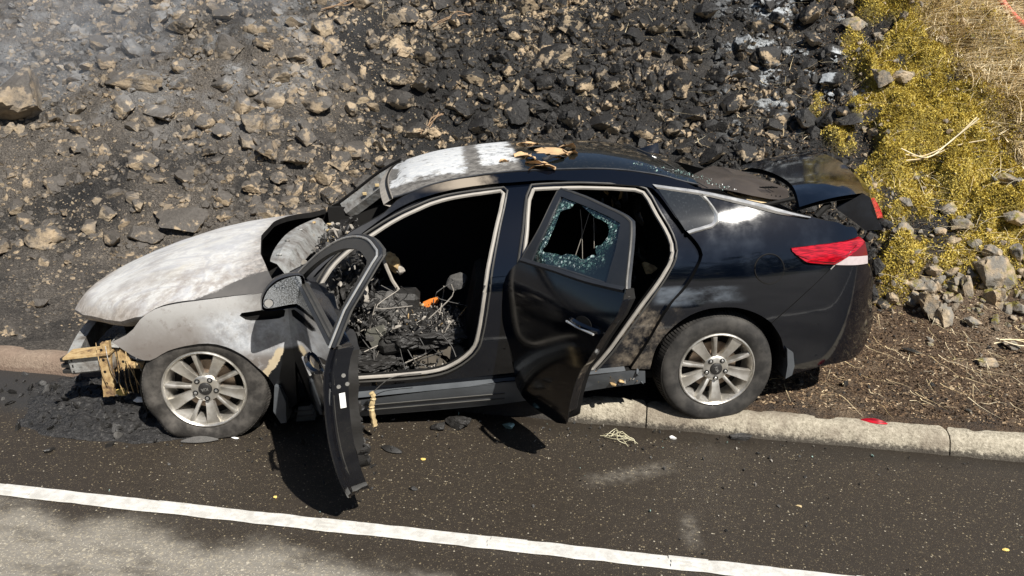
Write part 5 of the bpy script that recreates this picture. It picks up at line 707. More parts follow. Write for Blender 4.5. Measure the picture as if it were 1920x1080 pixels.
F_ = DATA['fin']; b0, b1, tp = [Vector(q) for q in F_]; zb = 1.44; fin = MB(); L = .155; rows = []
for k in range(9):
    t = k/8; h = .066*t**1.15; w = .030*(.35+.65*min(1, t*1.6)); x = b0.x+L*t; zz = b0.z+(b1.z-b0.z)*t+.0
    rows.append([(x, -w, zz), (x, -w*.55, zz+h*.55), (x, 0, zz+h), (x, w*.55, zz+h*.55), (x, w, zz)])
v_ = [p for r_ in rows for p in r_]; fin.add(v_, [(i*5+j, (i+1)*5+j, (i+1)*5+j+1, i*5+j+1) for i in range(8) for j in range(4)]+[(40, 41, 42, 43, 44)]); fin.build('roof_fin', PAINT, CAR)
# ---- hood
def zcen(x): return np.interp(x, [-1.0, -.95, -.88, -.8, -.7, -.55, -.4, -.2, 0, .25, .5], [.64, .685, .735, .775, .82, .88, .93, .98, 1.015, 1.045, 1.06])
def zsid(x): return np.interp(x, [-1., -.6, -.28, -.16, .08, .30, .39, .47], [.50, .66, .805, .855, .89, .905, .92, .965])
def frontx(t): return np.interp(np.abs(t), [0, .33, .55, .75, .92, 1.], [-.945, -.87, -.73, -.53, -.33, -.245])
def rearx(t): return np.interp(t, [-1, -.85, -.55, -.2, .2, .6, .9, 1], [.455, .405, .305, .245, .245, .33, .44, .47])
NS, NT_ = 40, 41; v = []; v2 = []
for i in range(NS):
    s = i/(NS-1)
    for j in range(NT_):
        t = -1+2*j/(NT_-1); xf = frontx(t)+.02; xr = rearx(t); x = xf+(xr-xf)*s; yw = .905 if x > -.25 else .905
        y = t*(.905-.02*max(0, x-.2)); zc = zcen(x); zs = zsid(x); a_ = abs(t); z = zc-(zc-zs)*a_**2.4
        d = (x-xf); lip = (.055 if a_ < .85 else .055*(1-a_)/.15); z -= lip*max(0, 1-d/.11)**2.0; z -= .012*np.exp(-((a_-.62)/.05)**2)*0
        z += .006*(float(fbm(np.array([x*4, y*4, 1.]), 2, 33))-.5)
        if a_ > .985: z -= .006
        v.append((x, y, z)); v2.append((x+.012*(1-s), y*.97, z-.030-.002*s))
f = [(i*NT_+j, (i+1)*NT_+j, (i+1)*NT_+j+1, i*NT_+j+1) for i in range(NS-1) for j in range(NT_-1)]
hood = mesh('hood', v, f, ho.m, CAR, angle=60); hood['label'] = 'hood burnt to white metal with swirling heat stains'
hl = MB(); e0 = [Vector(v[j]) for j in range(NT_)]; k1 = [p+Vector((.002, -p.y*.01, -.020)) for p in e0]; k2 = [p+Vector((.018, -p.y*.03, -.038)) for p in e0]; k3 = [p+Vector((.05, -p.y*.06, -.046)) for p in e0]
hl.strip([tuple(p) for p in e0], [tuple(p) for p in k1]).strip([tuple(p) for p in k1], [tuple(p) for p in k2]).strip([tuple(p) for p in k2], [tuple(p) for p in k3]); hl.build('hood_lip', ho.m, hood, angle=80)
hi = MB(); hi.add(v2, [q[::-1] for q in f])
edge_i = [j for j in range(NT_)]; hi.strip([v[j] for j in edge_i], [v2[j] for j in edge_i]); hi.strip([v[(NS-1)*NT_+j] for j in edge_i], [v2[(NS-1)*NT_+j] for j in edge_i]); hi.build('hood_inner', SOOT, hood)
# ---- cowl, far pillar, engine bay, cabin shell
cl_ = [Vector(p) for p in crm(DATA['cowl_l'], 5)]; cr2 = [Vector(p) for p in crm(DATA['cowl_r'], 5)]; mid = [(a+b)/2+Vector((0, 0, .018)) for a, b in zip(cl_, cr2)]
cw = MB().strip([tuple(p) for p in cl_], [tuple(p) for p in mid]).strip([tuple(p) for p in mid], [tuple(p) for p in cr2]).strip([tuple(p) for p in cr2], [tuple(p+Vector((.05, 0, -.08))) for p in cr2]); cowl = cw.build('cowl_panel', GREYM, CAR, angle=30)
for k in (5, 11, 17, 22): MB().box(tuple(mid[k]+Vector((0, 0, .004))), (.03, .022, .012), Matrix.Rotation(.5*k, 3, 'Z'), bev=.004).build('bracket', [RUST, GREYM][k % 2], cowl)
MB().box((.62, 0, .70), (.06, 1.5, .42)).build('firewall', SOOT, CAR)
MB().box((.46, .0, .86), (.22, 1.55, .05)).build('plenum_floor', SOOT, CAR)
bay = MB(); bay.box((-.05, .15, .45), (.9, 1.3, .3)); bay; bay.build('engine_bay', SOOT, CAR)
fp = []
pa = MB(); A = [(.60, .845, .985), (.75, .80, 1.09), (.92, .725, 1.215), (1.08, .65, 1.305)]; pa.strip([(x-.01, y-.045, z+.03) for x, y, z in crm(A, 4)], [(x+.03, y-.085, z-.035) for x, y, z in crm(A, 4)]); pa.strip([(x+.03, y-.085, z-.035) for x, y, z in crm(A, 4)], [(x+.075, y-.06, z-.075) for x, y, z in crm(A, 4)]); pil = pa.build('inner_pillar', GREYM, CAR)
for q in (.35, .55, .75): p = Vector(A[0]).lerp(Vector(A[3]), q); MB().box((p.x+.012, p.y-.07, p.z+.0), (.03, .01, .022), bev=.003).build('clip', TANP, pil)
MB().tube([(x-.02, y-.02, z+.036) for x, y, z in crm(A, 4)], .010, 6).build('pillar_gasket', SOOT, pil)
cab = MB(); cab.box((1.6, 0, .27), (2.3, 1.66, .04)); cab.box((2.70, 0, .72), (.08, 1.5, .86)); cab.box((1.65, .80, .62), (2.3, .05, .75)); cab.box((3.2, .0, .42), (1.0, 1.3, .06)); cab.box((3.75, 0, .68), (.05, 1.2, .46)); cab.box((3.2, .68, .75), (1.1, .05, .60)); cab.box((3.2, -.68, .72), (.85, .04, .5)); cab.build('cabin_shell', SOOT, CAR)
MB().box((3.0, 0, 1.045), (.55, 1.3, .03)).build('parcel_shelf', PLAS, CAR)
# under-body
MB().box((1.45, 0, .22), (3.6, 1.25, .06)).build('under_tray', SOOT, CAR)
# ---- wheels
TYR = NT('dusty_tyre_rubber'); P_ = TYR.pos(True); n = TYR.noise(P_, 9, 5, .65); TYR.set(col=TYR.mix(TYR.ramp(n, .35, .7), (.022, .021, .020), (.062, .058, .053)), rough=.75, spec=.3, nrm=TYR.bump(TYR.noise(P_, 120, 3), .15, .002)); TYRB = NT('scorched_tyre_rubber'); P_ = TYRB.pos(True); n = TYRB.noise(P_, 9, 6, .7); TYRB.set(col=TYRB.mix(TYRB.ramp(n, .35, .7), (.028, .026, .024), (.10, .092, .083)), rough=.85, spec=.25, nrm=TYRB.bump(n, .3, .008))
RIM = NT('grimy_silver_alloy'); P_ = RIM.pos(True); n = RIM.noise(P_, 12, 5, .65); RIM.set(col=RIM.mix(RIM.ramp(n, .35, .7), (.56, .53, .47), (.76, .74, .70)), rough=RIM.ramp(n, .3, .7, .30, .48), metal=.85, spec=.5)
RIMB = plain('bronze_grime_barrel', (.20, .165, .12), .55, .6, .5, 10); DISC = plain('brake_disc', (.28, .22, .17), .5, .7, .4, 10)
def lathe(prof, n, a0=0): # profile of (r, y)
    v = []; f = []; m_ = len(prof)
    for i in range(n):
        t = 2*math.pi*i/n
        for r, y in prof: v.append((r*math.cos(t), y, r*math.sin(t)))
    for i in range(n):
        k = (i+1) % n
        for j in range(m_-1): f.append((i*m_+j, i*m_+j+1, k*m_+j+1, k*m_+j))
    return v, f
def deform(p, flat):
    x, y, z = p
    if flat:
        r = math.hypot(x, z)
        if z < 0 and r > .225:
            g_ = -.285; zz = max(z, g_-.0*y)
            if z < g_: k = (g_-z)/.06; y = y-.022*k if y < .1 else y; x *= 1+.10*k
            z = zz
        b = math.exp(-((math.atan2(z, x)+2.35)/.75)**2)
        if r > .25: x *= 1-.0*b; y += .014*b*math.sin(9*math.atan2(z, x)); s_ = 1+.02*math.sin(5*math.atan2(z, x)+1)*(r-.22)*6*b; x *= s_; z *= s_
    return (x, y, z)
def wheel(loc, rz, rxz, ang, capang, flat, name='wheel'):
    W_ = empty(name); W_.parent = CAR; W_.location = loc; W_.rotation_euler = (0, 0, rz)
    tp_ = [(.212, .012), (.222, .004), (.235, -.004), (.262, -.010), (.290, -.009), (.306, -.003), (.317, .006), (.3235, .020), (.328, .05), (.329, .10), (.328, .155), (.325, .18), (.316, .20), (.29, .212), (.22, .205), (.205, .19)]
    v, f = lathe(tp_, 84); v = [deform(p, flat) for p in v]; ty = mesh('tyre', v, f, TYRB.m if flat else TYR.m, W_, angle=50)
    tr = MB()
    for i in range(108):
        t = 2*math.pi*(i+.5)/108
        for y0, y1, sk in ((.008, .062, .3), (.066, .104, -.5), (.108, .150, .5)):
            r0, r1 = .329, .3395; q = []
            for (yy, tt) in ((y0, -.018), (y1, -.018), (y1, .018), (y0, .018)):
                t_ = t+tt+(yy-y0)*sk*.35
                rr = np.interp(yy, [.008, .022, .05, .10, .16], [.3205, .3315, .3375, .339, .338])
                q.append((t_, yy, rr))
            P = [(rr*math.cos(t_), yy, rr*math.sin(t_)) for t_, yy, rr in q]; Pi = [((rr-.012)*math.cos(t_), yy, (rr-.012)*math.sin(t_)) for t_, yy, rr in q]
            tr.add([deform(p, flat) for p in P+Pi], [(0, 1, 2, 3), (0, 4, 5, 1), (1, 5, 6, 2), (2, 6, 7, 3), (3, 7, 4, 0)])
    o = tr.build('tread', TYRB.m if flat else TYR.m, ty, smooth=False); o['kind'] = 'stuff'
    rp = [(.222, .010), (.2195, -.001), (.213, -.004), (.207, .001), (.203, .012), (.196, .03), (.190, .05), (.186, .10), (.183, .17), (.19, .2)]; v, f = lathe(rp, 72); rim = mesh('rim', v, [q[::-1] for q in f], RIM.m, W_, angle=50)
    v, f = lathe([(.186, .11), (.12, .115), (.05, .11), (.0, .11)], 48); mesh('wheel_back', v, [q[::-1] for q in f], SOOT, W_)
    v, f = lathe([(.14, .10), (.14, .085), (.075, .083), (.07, .06), (.0, .06)], 48); mesh('brake_disc', v, [q[::-1] for q in f], DISC, W_)
    for k in range(5):
        for wide in (1, 0):
            th = ang+math.radians(72*k-(0 if wide else 33)); c, s = math.cos(th), math.sin(th)
            st = [(.045, .024 if wide else .012, .030), (.075, .021 if wide else .010, .022), (.12, .024 if wide else .0095, .012), (.165, .030 if wide else .0105, .006), (.203, .037 if wide else .014, .006)]
            sh = (.0 if wide else -.006); v = []
            for r_, w, y in st:
                for (a_, dy, ww) in ((-1, .016, 1.12), (-1, .003, .92), (-.35, 0 if not wide else .006, .9), (.35, 0 if not wide else .006, .9), (1, .003, .92), (1, .016, 1.12), (1, .045, .9), (-1, .045, .9)):
                    u = a_*w*ww; v.append((c*r_-s*u, y+dy, s*r_+c*u))
            f = [(i*8+j, i*8+(j+1) % 8, (i+1)*8+(j+1) % 8, (i+1)*8+j) for i in range(4) for j in range(8)]+[tuple(range(8)), tuple(range(32, 40))[::-1]]
            mesh('spoke', v, [q[::-1] for q in f], RIM.m, rim, angle=35)
    v, f = lathe([(.078, .05), (.074, .024), (.066, .017), (.036, .016), (.034, .02)], 40); mesh('hub', v, [q[::-1] for q in f], RIM.m, rim)
    for k in range(5):
        th = ang+math.radians(72*k-2); x, z = .057*math.cos(th), .057*math.sin(th)
        vv, ff = lathe([(.0145, .0165), (.0135, .0125), (.0118, .0155), (.0, .016)], 16); mesh('lug_recess', [(p[0]+x, p[1]-.001, p[2]+z) for p in vv], [q[::-1] for q in ff], SOOT, rim)
        vv, ff = lathe([(.0088, .02), (.0088, .004), (.006, .001), (0, .001)], 6); mesh('lug_nut', [(p[0]+x, p[1]+.008, p[2]+z) for p in vv], [q[::-1] for q in ff], BOLT, rim, smooth=False)
    v, f = lathe([(.034, .03), (.034, .010), (.030, .007), (0, .006)], 40); cap = mesh('centre_cap', v, [q[::-1] for q in f], PLAS, W_)
    cu = bpy.data.curves.new('letters', 'FONT'); cu.body = 'KIA'; cu.size = .024; cu.extrude = .0006; cu.align_x = 'CENTER'; cu.align_y = 'CENTER'; to = bpy.data.objects.new('letters', cu); COL.objects.link(to)
    me = bpy.data.meshes.new_from_object(to.evaluated_get(bpy.context.evaluated_depsgraph_get())); bpy.data.objects.remove(to); me.materials.clear(); me.materials.append(BOLT)
    lt = bpy.data.objects.new('cap_lettering', me); COL.objects.link(lt); lt.parent = cap; lt.rotation_euler = Matrix(((math.cos(capang), -math.sin(capang)*0, 0), (0, 1, 0), (0, 0, 1))).to_euler()
    Rm = Matrix.Rotation(-capang, 4, 'Y') @ Matrix.Rotation(math.pi/2, 4, 'X'); lt.matrix_local = Matrix.Translation((0, .0048, 0)) @ Rm
    return W_
WF = wheel((.019, -.905, .390), math.radians(0), 0, math.radians(131), math.radians(186), True); WF['label'] = 'front wheel with a flat scorched tyre'
WR = wheel((2.823, -.905, .305), 0, 0, math.radians(128), math.radians(-68), False); WR['label'] = 'rear wheel resting on the kerb'
for src, x, z in ((WF, .019, .39), (WR, 2.823, .305)):
    Wm = src.copy(); COL.objects.link(Wm); Wm.parent = CAR; Wm.location = (x, .905, z); Wm.rotation_euler = (0, 0, math.pi); Wm['label'] = 'far side wheel'
    for ch in list(src.children):
        if ch.name.split('.')[0] in ('tyre', 'rim'): c = ch.copy(); COL.objects.link(c); c.parent = Wm
for x, z in ((.05, .375), (2.83, .36)):   # wheel housings
    mb = MB(); a = [(x+.37*math.cos(t), -.88, z+.37*math.sin(t)*.98) for t in np.linspace(-.3, math.pi+.3, 22)]; b = [(p[0], -.55, p[2]) for p in a]; mb.strip(a, b); mb.add(b, [tuple(range(len(b)))]); mb.build('wheel_housing', SOOT, CAR)
# mudflaps
def flap(pts, d, name='mudflap'):
    v = [(x, y, z) for x, y, z in pts]+[(x+d[0], y+d[1], z) for x, y, z in pts]; n = len(pts); return mesh(name, v, [tuple(range(n))[::-1], tuple(range(n, 2*n))]+[(i, (i+1) % n, n+(i+1) % n, n+i) for i in range(n)], CLAD, CAR, smooth=False)
flap([(.392, -.935, .40), (.418, -.935, .385), (.437, -.93, .30), (.425, -.925, .175), (.395, -.925, .172), (.366, -.93, .25)], (.01, .14))
flap([(3.215, -.925, .415), (3.255, -.92, .385), (3.272, -.915, .30), (3.262, -.915, .245), (3.225, -.915, .225), (3.228, -.92, .31)], (.012, .16))
# ---- front end structure
nose = MB(); C1 = DATA['cond_end']; beam = [(-.76, -.60, .47), (-.82, -.3, .49), (-.845, 0, .50), (-.82, .3, .49), (-.76, .6, .47)]
bb = crm(beam, 5); a = [(p[0]-.03, p[1], p[2]+.055) for p in bb]; b = [(p[0]+.03, p[1], p[2]+.055) for p in bb]; c = [(p[0]+.03, p[1], p[2]-.055) for p in bb]; d = [(p[0]-.03, p[1], p[2]-.055) for p in bb]
bm_ = nose.strip(a, b).strip(b, c).strip(c, d).strip(d, a).build('bumper_beam', GREYM, CAR, smooth=False)
for k in range(3): MB().box((-.775, -.62, .505-.035*k), (.075, .05, .022), Matrix.Rotation(-.2, 3, 'Z'), bev=.003).build('beam_end', PLAS, bm_)
cb = MB().box((-.655, -.60, .475), (.24, .10, .105), Matrix.Rotation(-.05, 3, 'Y'), bev=.012).build('crash_box', GREYM, CAR)
MB().box((-.655, -.61, .532), (.25, .13, .012), Matrix.Rotation(-.05, 3, 'Y')).build('flange', RUST, cb)
def plate(name, P, d, mat, par):
    n = len(P); return mesh(name, [tuple(p) for p in P]+[(p[0]+d[0], p[1]+d[1], p[2]+d[2]) for p in P], [tuple(range(n)), tuple(range(n, 2*n))[::-1]]+[(i, (i+1) % n, n+(i+1) % n, n+i) for i in range(n)], mat, par, smooth=False)
PF = DATA['post_f']; PX = []
for i in range(len(PF)):
    p, q = Vector(PF[i]), Vector(PF[(i+1) % len(PF)])
    for k in range(4): PX.append(p.lerp(q, k/4)+Vector((R_.uniform(-.004, .004), 0, R_.uniform(-.004, .004))))
po = plate('front_post', PX, (0, .028, 0), RUST, CAR); po['label'] = 'upright rusty yellow crash bracket'
B2 = DATA['box2']; PX = []
for i in range(len(B2)):
    p, q = Vector(B2[i]), Vector(B2[(i+1) % len(B2)])
    for k in range(4): PX.append(p.lerp(q, k/4)+Vector((R_.uniform(-.009, .009), 0, R_.uniform(-.009, .009))))
plate('mount_plate', PX, (0, .05, 0), RUST, po); MB().box((-.40, -.61, .435), (.17, .04, .035), Matrix.Rotation(.06, 3, 'Y'), bev=.008).build('arm', RUST, po)
for x, z in ((-.575, .56), (-.575, .50), (-.58, .43), (-.585, .36), (-.50, .46), (-.46, .43)):
    v, f = lathe([(.008, -.002), (0, -.002)], 10); mesh('bolt_hole', [(p[0]+x, p[1]-.66 if x < -.55 else p[1]-.60, p[2]+z) for p in v], [q[::-1] for q in f], SOOT, po)
plate('torn_tab', [(-.55, -.64, .57), (-.50, -.62, .62), (-.47, -.60, .58), (-.50, -.62, .55)], (.01, .02, .01), GREYM, po); plate('crumpled_wing', [(-.50, -.58, .545), (-.40, -.56, .50), (-.33, -.58, .44), (-.42, -.60, .46), (-.48, -.60, .49)], (.01, .03, .012), GREYM, po)
for k in range(5): MB().tube(crm([(-.60+.05*k, -.66+.02*R_.random(), .60-.02*k), (-.585+.05*k, -.69, .48), (-.59+.055*k+.02*R_.random(), -.675, .34+.03*R_.random())], 4), .0026, 4).build('wire_stub', [RUST, GREYM, SOOT][k % 3], po)
for k in range(7): MB().tube([(-.50+.012*k, -.66, .45), (-.51+.014*k+.01*R_.random(), -.68, .37), (-.50+.013*k, -.67, .29+.03*R_.random())], .003, 4).build('wire_stub', [RUST, SOOT][k % 2], po)
rs = MB(); 
for y in (-.42, -.05, .3, .62): rs.box((-.50, y, .58), (.05, .06, .24), Matrix.Rotation(.25, 3, 'X'), bev=.01)
rs.box((-.52, .10, .70), (.08, 1.05, .045), bev=.012).tube([(-.56, -.35, .68), (-.60, -.2, .58), (-.58, 0, .52), (-.62, .2, .60)], .035, 8).build('radiator_support', SOOT, CAR)
# ---- doors
def hinge(o, hx, hy, ang):
    o.matrix_local = Matrix.Translation((hx, hy, 0)) @ Matrix.Rotation(-ang, 4, 'Z') @ Matrix.Translation((-hx, -hy, 0))
# rear door
rd = panel('rear_door', DATA['rd_skin'], PAINTD, thick=.006, step=.025); rd['label'] = 'rear door swung wide open with a smashed window'
def shrink(poly, d):
    P = np.asarray(poly); n = len(P); A = np.roll(P, 1, 0); B = np.roll(P, -1, 0); t = B-A; t /= np.linalg.norm(t, axis=1)[:, None]+1e-9; nr_ = np.stack([-t[:, 1], t[:, 0]], -1)
    ar = np.sum(P[:, 0]*np.roll(P[:, 1], -1)-np.roll(P[:, 0], -1)*P[:, 1]); return [tuple(p) for p in P+nr_*d*(1 if ar > 0 else -1)]
def simp(poly, k): return [poly[i] for i in range(0, len(poly), k)]
panel('door_shell', shrink(simp(DATA['rd_skin'], 2), .018), SOOT, rd, off=.007, thick=.085, step=.06)
fo_ = [tuple(p) for p in up(DATA['rd_frame_out'], 40)]; frame_poly = fo_+[tuple(p) for p in up([(x, z-.006) for x, z in DATA['rd_belt']][::-1], 12)[1:-1]]
panel('window_frame', frame_poly, TRIM, rd, off=-.002, holes=[DATA['rd_win']], thick=.03, step=.03)
MB().tube(lift([tuple(p) for p in up(DATA['rd_frame_out'], 40)], .004), .007, 6).build('frame_seal', SEALD, rd)
trimstrip('belt_trim', up([(x, z+.010) for x, z in DATA['rd_belt']], 20), up([(x, z-.014) for x, z in DATA['rd_belt']], 20), TRIM, rd, .008)
SH = NT('crazed_tempered_glass'); P_ = SH.pos(True); at = SH.n('Attribute', attribute_name='edge'); vd = SH.voro(P_, 95, 'DISTANCE_TO_EDGE'); vc = SH.n('TexVoronoi'); SH.L(P_, vc.inputs['Vector']); vc.inputs['Scale'].default_value = 95
cs = SH.n('SeparateColor'); SH.L(vc.outputs['Color'], cs.inputs[0]); crz = SH.math('MULTIPLY', SH.math('MAXIMUM', SH.ramp(vd, .10, .02), SH.ramp(cs.outputs[0], .60, .75)), SH.ramp(SH.math('ADD', at.outputs['Fac'], SH.math('MULTIPLY', SH.math('SUBTRACT', SH.noise(P_, 12, 5, .7), .5), .12)), .075, .01))
SH.set(col=SH.mix(crz, (.004, .008, .010), SH.cr(cs.outputs[1], [(0, (.006, .02, .018)), (.45, (.03, .085, .07)), (.75, (.14, .27, .23)), (.92, (.42, .60, .55)), (1, (.85, .95, .92))])), rough=SH.ramp(crz, 0, 1, .03, .3), spec=.6, coat=.6, cr=.02, nrm=SH.bump(cs.outputs[2], .8, .01), trans=SH.math('MULTIPLY', SH.math('SUBTRACT', 1., crz), .0))
gw = panel('window_glass', DATA['rd_win'], SH.m, rd, off=.010, holes=[DATA['rd_glasshole']], thick=.004, step=.02, attr=('edge', lambda P: dpoly(P, DATA['rd_glasshole']))); gw['label'] = 'shattered tinted window with a jagged hole'
hb = np.array(DATA['rd_handle']); c0 = hb.mean(0)
HW, HH = np.ptp(hb[:, 0]), np.ptp(hb[:, 1])
cup = [(c0[0]+.060*math.cos(t)-.01, c0[1]+.032*math.sin(t)) for t in np.linspace(0, 2*math.pi, 24, endpoint=False)]
panel('handle_cup', cup, SOOT, rd, off=-.0015, thick=.002, step=.02)
def door_handle(x0, x1, z, par):
    mb = MB(); n = 12; rows = []
    for k in range(n+1):
        t = k/n; x = x0+(x1-x0)*t; b = math.sin(math.pi*min(1, max(0, t)))**.6; hh = .011+.005*b; y = float(S(x, z))-.012-.022*b; rows.append([(x, y+.008, z-hh), (x, y-.004, z-hh*.6), (x, y-.006, z+hh*.5), (x, y+.008, z+hh), (x, y+.018, z)])
    v = [p for r_ in rows for p in r_]; mb.add(v, [(i*5+j, (i+1)*5+j, (i+1)*5+(j+1) % 5, i*5+(j+1) % 5) for i in range(n) for j in range(5)]+[tuple(range(5)), tuple(range(n*5, n*5+5))[::-1]]); h = mb.build('door_handle', PAINT, par)
    return h
door_handle(c0[0]-.10, c0[0]+.115, c0[1]+.0, rd)
MB().tube(lift([(c0[0]-.095, c0[1]-.006), (c0[0], c0[1]-.009), (c0[0]+.11, c0[1]-.006)], -.034), .0055, 6).build('handle_trim', CHRM, rd)
re_ = [p for p in DATA['rd_skin'] if p[0] > 2.16 and p[1] < 1.06][:]; re_ = sorted(re_, key=lambda p: p[1])
MB().tube(lift([(x-.028, z) for x, z in re_], .06), .010, 6).build('edge_seal', SEALD, rd)
MB().strip(lift([(x-.002, z) for x, z in re_], .004), lift([(x-.014, z) for x, z in re_], .06)).build('door_edge', PAINT, rd)
hinge(rd, 1.64, -.925, math.radians(64.))
# front door
FD = [(.575, .985), (.566, .8), (.56, .5), (.572, .25), (.62, .205), (1.0, .195), (1.35, .19), (1.49, .20), (1.535, .235), (1.585, .40), (1.615, .6), (1.632, .8), (1.628, .975), (1.1, .992)]
def rsm(P, seg=.03):
    out = []
    for i in range(len(P)):
        a, b = np.array(P[i]), np.array(P[(i+1) % len(P)]); k = max(1, int(np.linalg.norm(b-a)/seg)); out += [tuple(a+(b-a)*t/k) for t in range(k)]
    return out
fdo = panel('front_door', rsm(FD), PAINT, thick=.006, step=.028); fdo['label'] = 'front door swung out toward the camera, glass gone'
panel('door_shell', shrink(rsm(FD, .05), .022), PAINT, fdo, off=.007, thick=.098, step=.06, inner=PAINT)
IT = [(x+.012*math.sin(31*z+5*x), z+.012*math.sin(23*x)) for x, z in rsm([(.66, .95), (.64, .60), (.66, .33), (.80, .29), (1.2, .285), (1.42, .29), (1.50, .34), (1.545, .50), (1.57, .75), (1.575, .94)], .04)]
panel('inner_trim', IT, PLAS, fdo, off=.106, thick=.045, step=.05, fn=lambda x, z: .016*(fbm(np.stack([x*9, z*9, x*0], -1), 3, 81)-.5))
FO = [tuple(p)[:2] for p in np.array([tuple(q) for q in crm([(.60, 0, .985), (.70, 0, 1.065), (.85, 0, 1.17), (1.0, 0, 1.25), (1.16, 0, 1.30), (1.35, 0, 1.328), (1.545, 0, 1.326)], 5)])[:, [0, 2]]]+[(1.585, 1.315), (1.592, 1.29), (1.61, 1.12), (1.626, .98)]
FI = [tuple(p)[:2] for p in np.array([tuple(q) for q in crm([(.70, 0, 1.0), (.80, 0, 1.075), (.92, 0, 1.15), (1.03, 0, 1.205), (1.18, 0, 1.255), (1.35, 0, 1.283), (1.51, 0, 1.282)], 5)])[:, [0, 2]]]+[(1.54, 1.272), (1.545, 1.25), (1.557, 1.12), (1.57, 1.0)]
panel('window_frame', FO+[(1.1, .993)], SEALD, fdo, off=-.002, holes=[FI], thick=.035, step=.03)
MB().tube(lift(FO, .012), .010, 7).build('frame_seal', TRIM, fdo); MB().tube(lift(FI+FI[:1], .016), .008, 6).build('glass_channel', SEALD, fdo)
MB().tube(lift(FO, -.004), .005, 6).build('frame_edge', CHRM, fdo)
trimstrip('belt_trim', [(x, 1.0) for x in np.linspace(.6, 1.62, 16)], [(x, .978) for x in np.linspace(.6, 1.62, 16)], TRIM, fdo, .008)
door_handle(1.32, 1.53, .845, fdo)
MB().tube(lift([(1.325, .838), (1.43, .835), (1.525, .838)], -.034), .0055, 6).build('handle_trim', CHRM, fdo)
re_ = [(1.50, .215), (1.535, .25), (1.585, .40), (1.615, .6), (1.632, .8), (1.628, .97)]; re_ = [tuple(p) for p in up(re_, 16)]
MB().strip(lift([(x, z) for x, z in re_], .003), lift([(x-.006, z) for x, z in re_], .022)).strip(lift([(x-.006, z) for x, z in re_], .022), lift([(x-.024, z) for x, z in re_], .040)).build('door_edge', PAINT, fdo)
MB().tube(lift([(x-.03, z) for x, z in re_], .047), .009, 6).build('edge_seal', SEALD, fdo)
for z, yy in ((.845, .085), (.80, .065), (.805, .10)): MB().tube([(1.585, float(S(1.6, z))+yy, z), (1.612, float(S(1.6, z))+yy, z)], .009, 8).build('latch_bolt', BOLT, fdo)
MB().box((1.603, float(S(1.6, .7))+.080, .735), (.012, .024, .066)).build('white_label', WHITE, fdo)
# burnt inner face of the door
r = np.random.RandomState(8)
def lumps(name, pts, smin, smax, mats, seed, parent=CAR, sub=1, w=None):
    rr = np.random.RandomState(seed); V = []; F = []; mi = []; b = 0; bs = [rock_shape(sub, 400+seed+k, 6+k % 4, .75) for k in range(7)]
    for p in pts:
        v, f = bs[rr.randint(7)]; a = rr.uniform(0, 6.28, 3); M = np.array(Matrix.Rotation(a[0], 3, 'X') @ Matrix.Rotation(a[1], 3, 'Y') @ Matrix.Rotation(a[2], 3, 'Z')); s = smin*(smax/smin)**(rr.rand()**1.6); q = (v*s*np.array([1.4, rr.uniform(.5, 1.1), rr.uniform(.12, .55)]))@M.T+np.array(p); V.append(q); F.append(f+b); b += len(v); mi += [rr.choice(len(mats), p=w)]*len(f)
    o = bigmesh(name, np.concatenate(V), np.concatenate(F), mats, mi, False, parent); o['kind'] = 'stuff'; return o
pts = [(1.10+.46*r.rand(), float(S(1.5, z))+.148+.010*r.rand(), z) for z in np.linspace(.30, .93, 200)]
lumps('charred_lining', pts, .015, .045, [CHAR, PLAS, CHARG], 3, fdo)
# mirror
G = DATA['mirror_glass']; Hs = DATA['mirror_house']; cH = np.mean(np.array(Hs), 0); mm = MB(); rows = []
for k, (dx, sc) in enumerate(((.004, .985), (.0, 1.0), (-.03, 1.02), (-.075, .93), (-.11, .72), (-.13, .35))):
    rows.append([(Hs[0][0]+dx+.02, cH[1]+(p[1]-cH[1])*sc, cH[2]+(p[2]-cH[2])*sc) for p in [tuple(q) for q in crm(Hs+Hs[:1], 4)][:-1]])
n = len(rows[0]); mm.add([p for r_ in rows for p in r_], [(i*n+j, i*n+(j+1) % n, (i+1)*n+(j+1) % n, (i+1)*n+j) for i in range(5) for j in range(n)]+[tuple(range(5*n, 6*n))])
mi_ = mm.build('mirror', PAINT, fdo, angle=50); mi_['label'] = 'door mirror with a dusty glass'
MG = NT('dusty_mirror_glass'); P_ = MG.pos(True); dn = MG.ramp(MG.noise(P_, 160, 5, .8), .42, .68); MG.set(col=MG.mix(MG.math('MULTIPLY', dn, .6), (.62, .66, .70), (.34, .35, .36)), metal=MG.math('SUBTRACT', 1., MG.math('MULTIPLY', dn, .5)), rough=MG.ramp(dn, 0, 1, .04, .45))
g_ = [tuple(q) for q in crm(G+G[:1], 4)][:-1]; cg = np.mean(np.array(g_), 0); g_ = [(Hs[0][0]+.022, cg[1]+(p[1]-cg[1])*.985, cg[2]+(p[2]-cg[2])*.985) for p in g_]; mesh('mirror_glass', g_, [tuple(range(len(g_)))], MG.m, mi_, smooth=False)
bs_ = [(Hs[0][0]+.0235, -1.030+.022*math.cos(t), .936+.022*math.sin(t)) for t in np.linspace(0, 6.283, 24, endpoint=False)]; mesh('spot_mirror', bs_, [tuple(range(24))], CHRM, mi_, smooth=False); MB().tube([(p[0]+.001, p[1], p[2]) for p in bs_+bs_[:1]], .002, 4, cap=False).build('spot_ring', TRIM, mi_)
MB().box((.735, -.86, .985), (.10, .09, .035), bev=.012).build('mirror_foot', TRIM, mi_)
hinge(fdo, .56, -.86, math.radians(72.2))
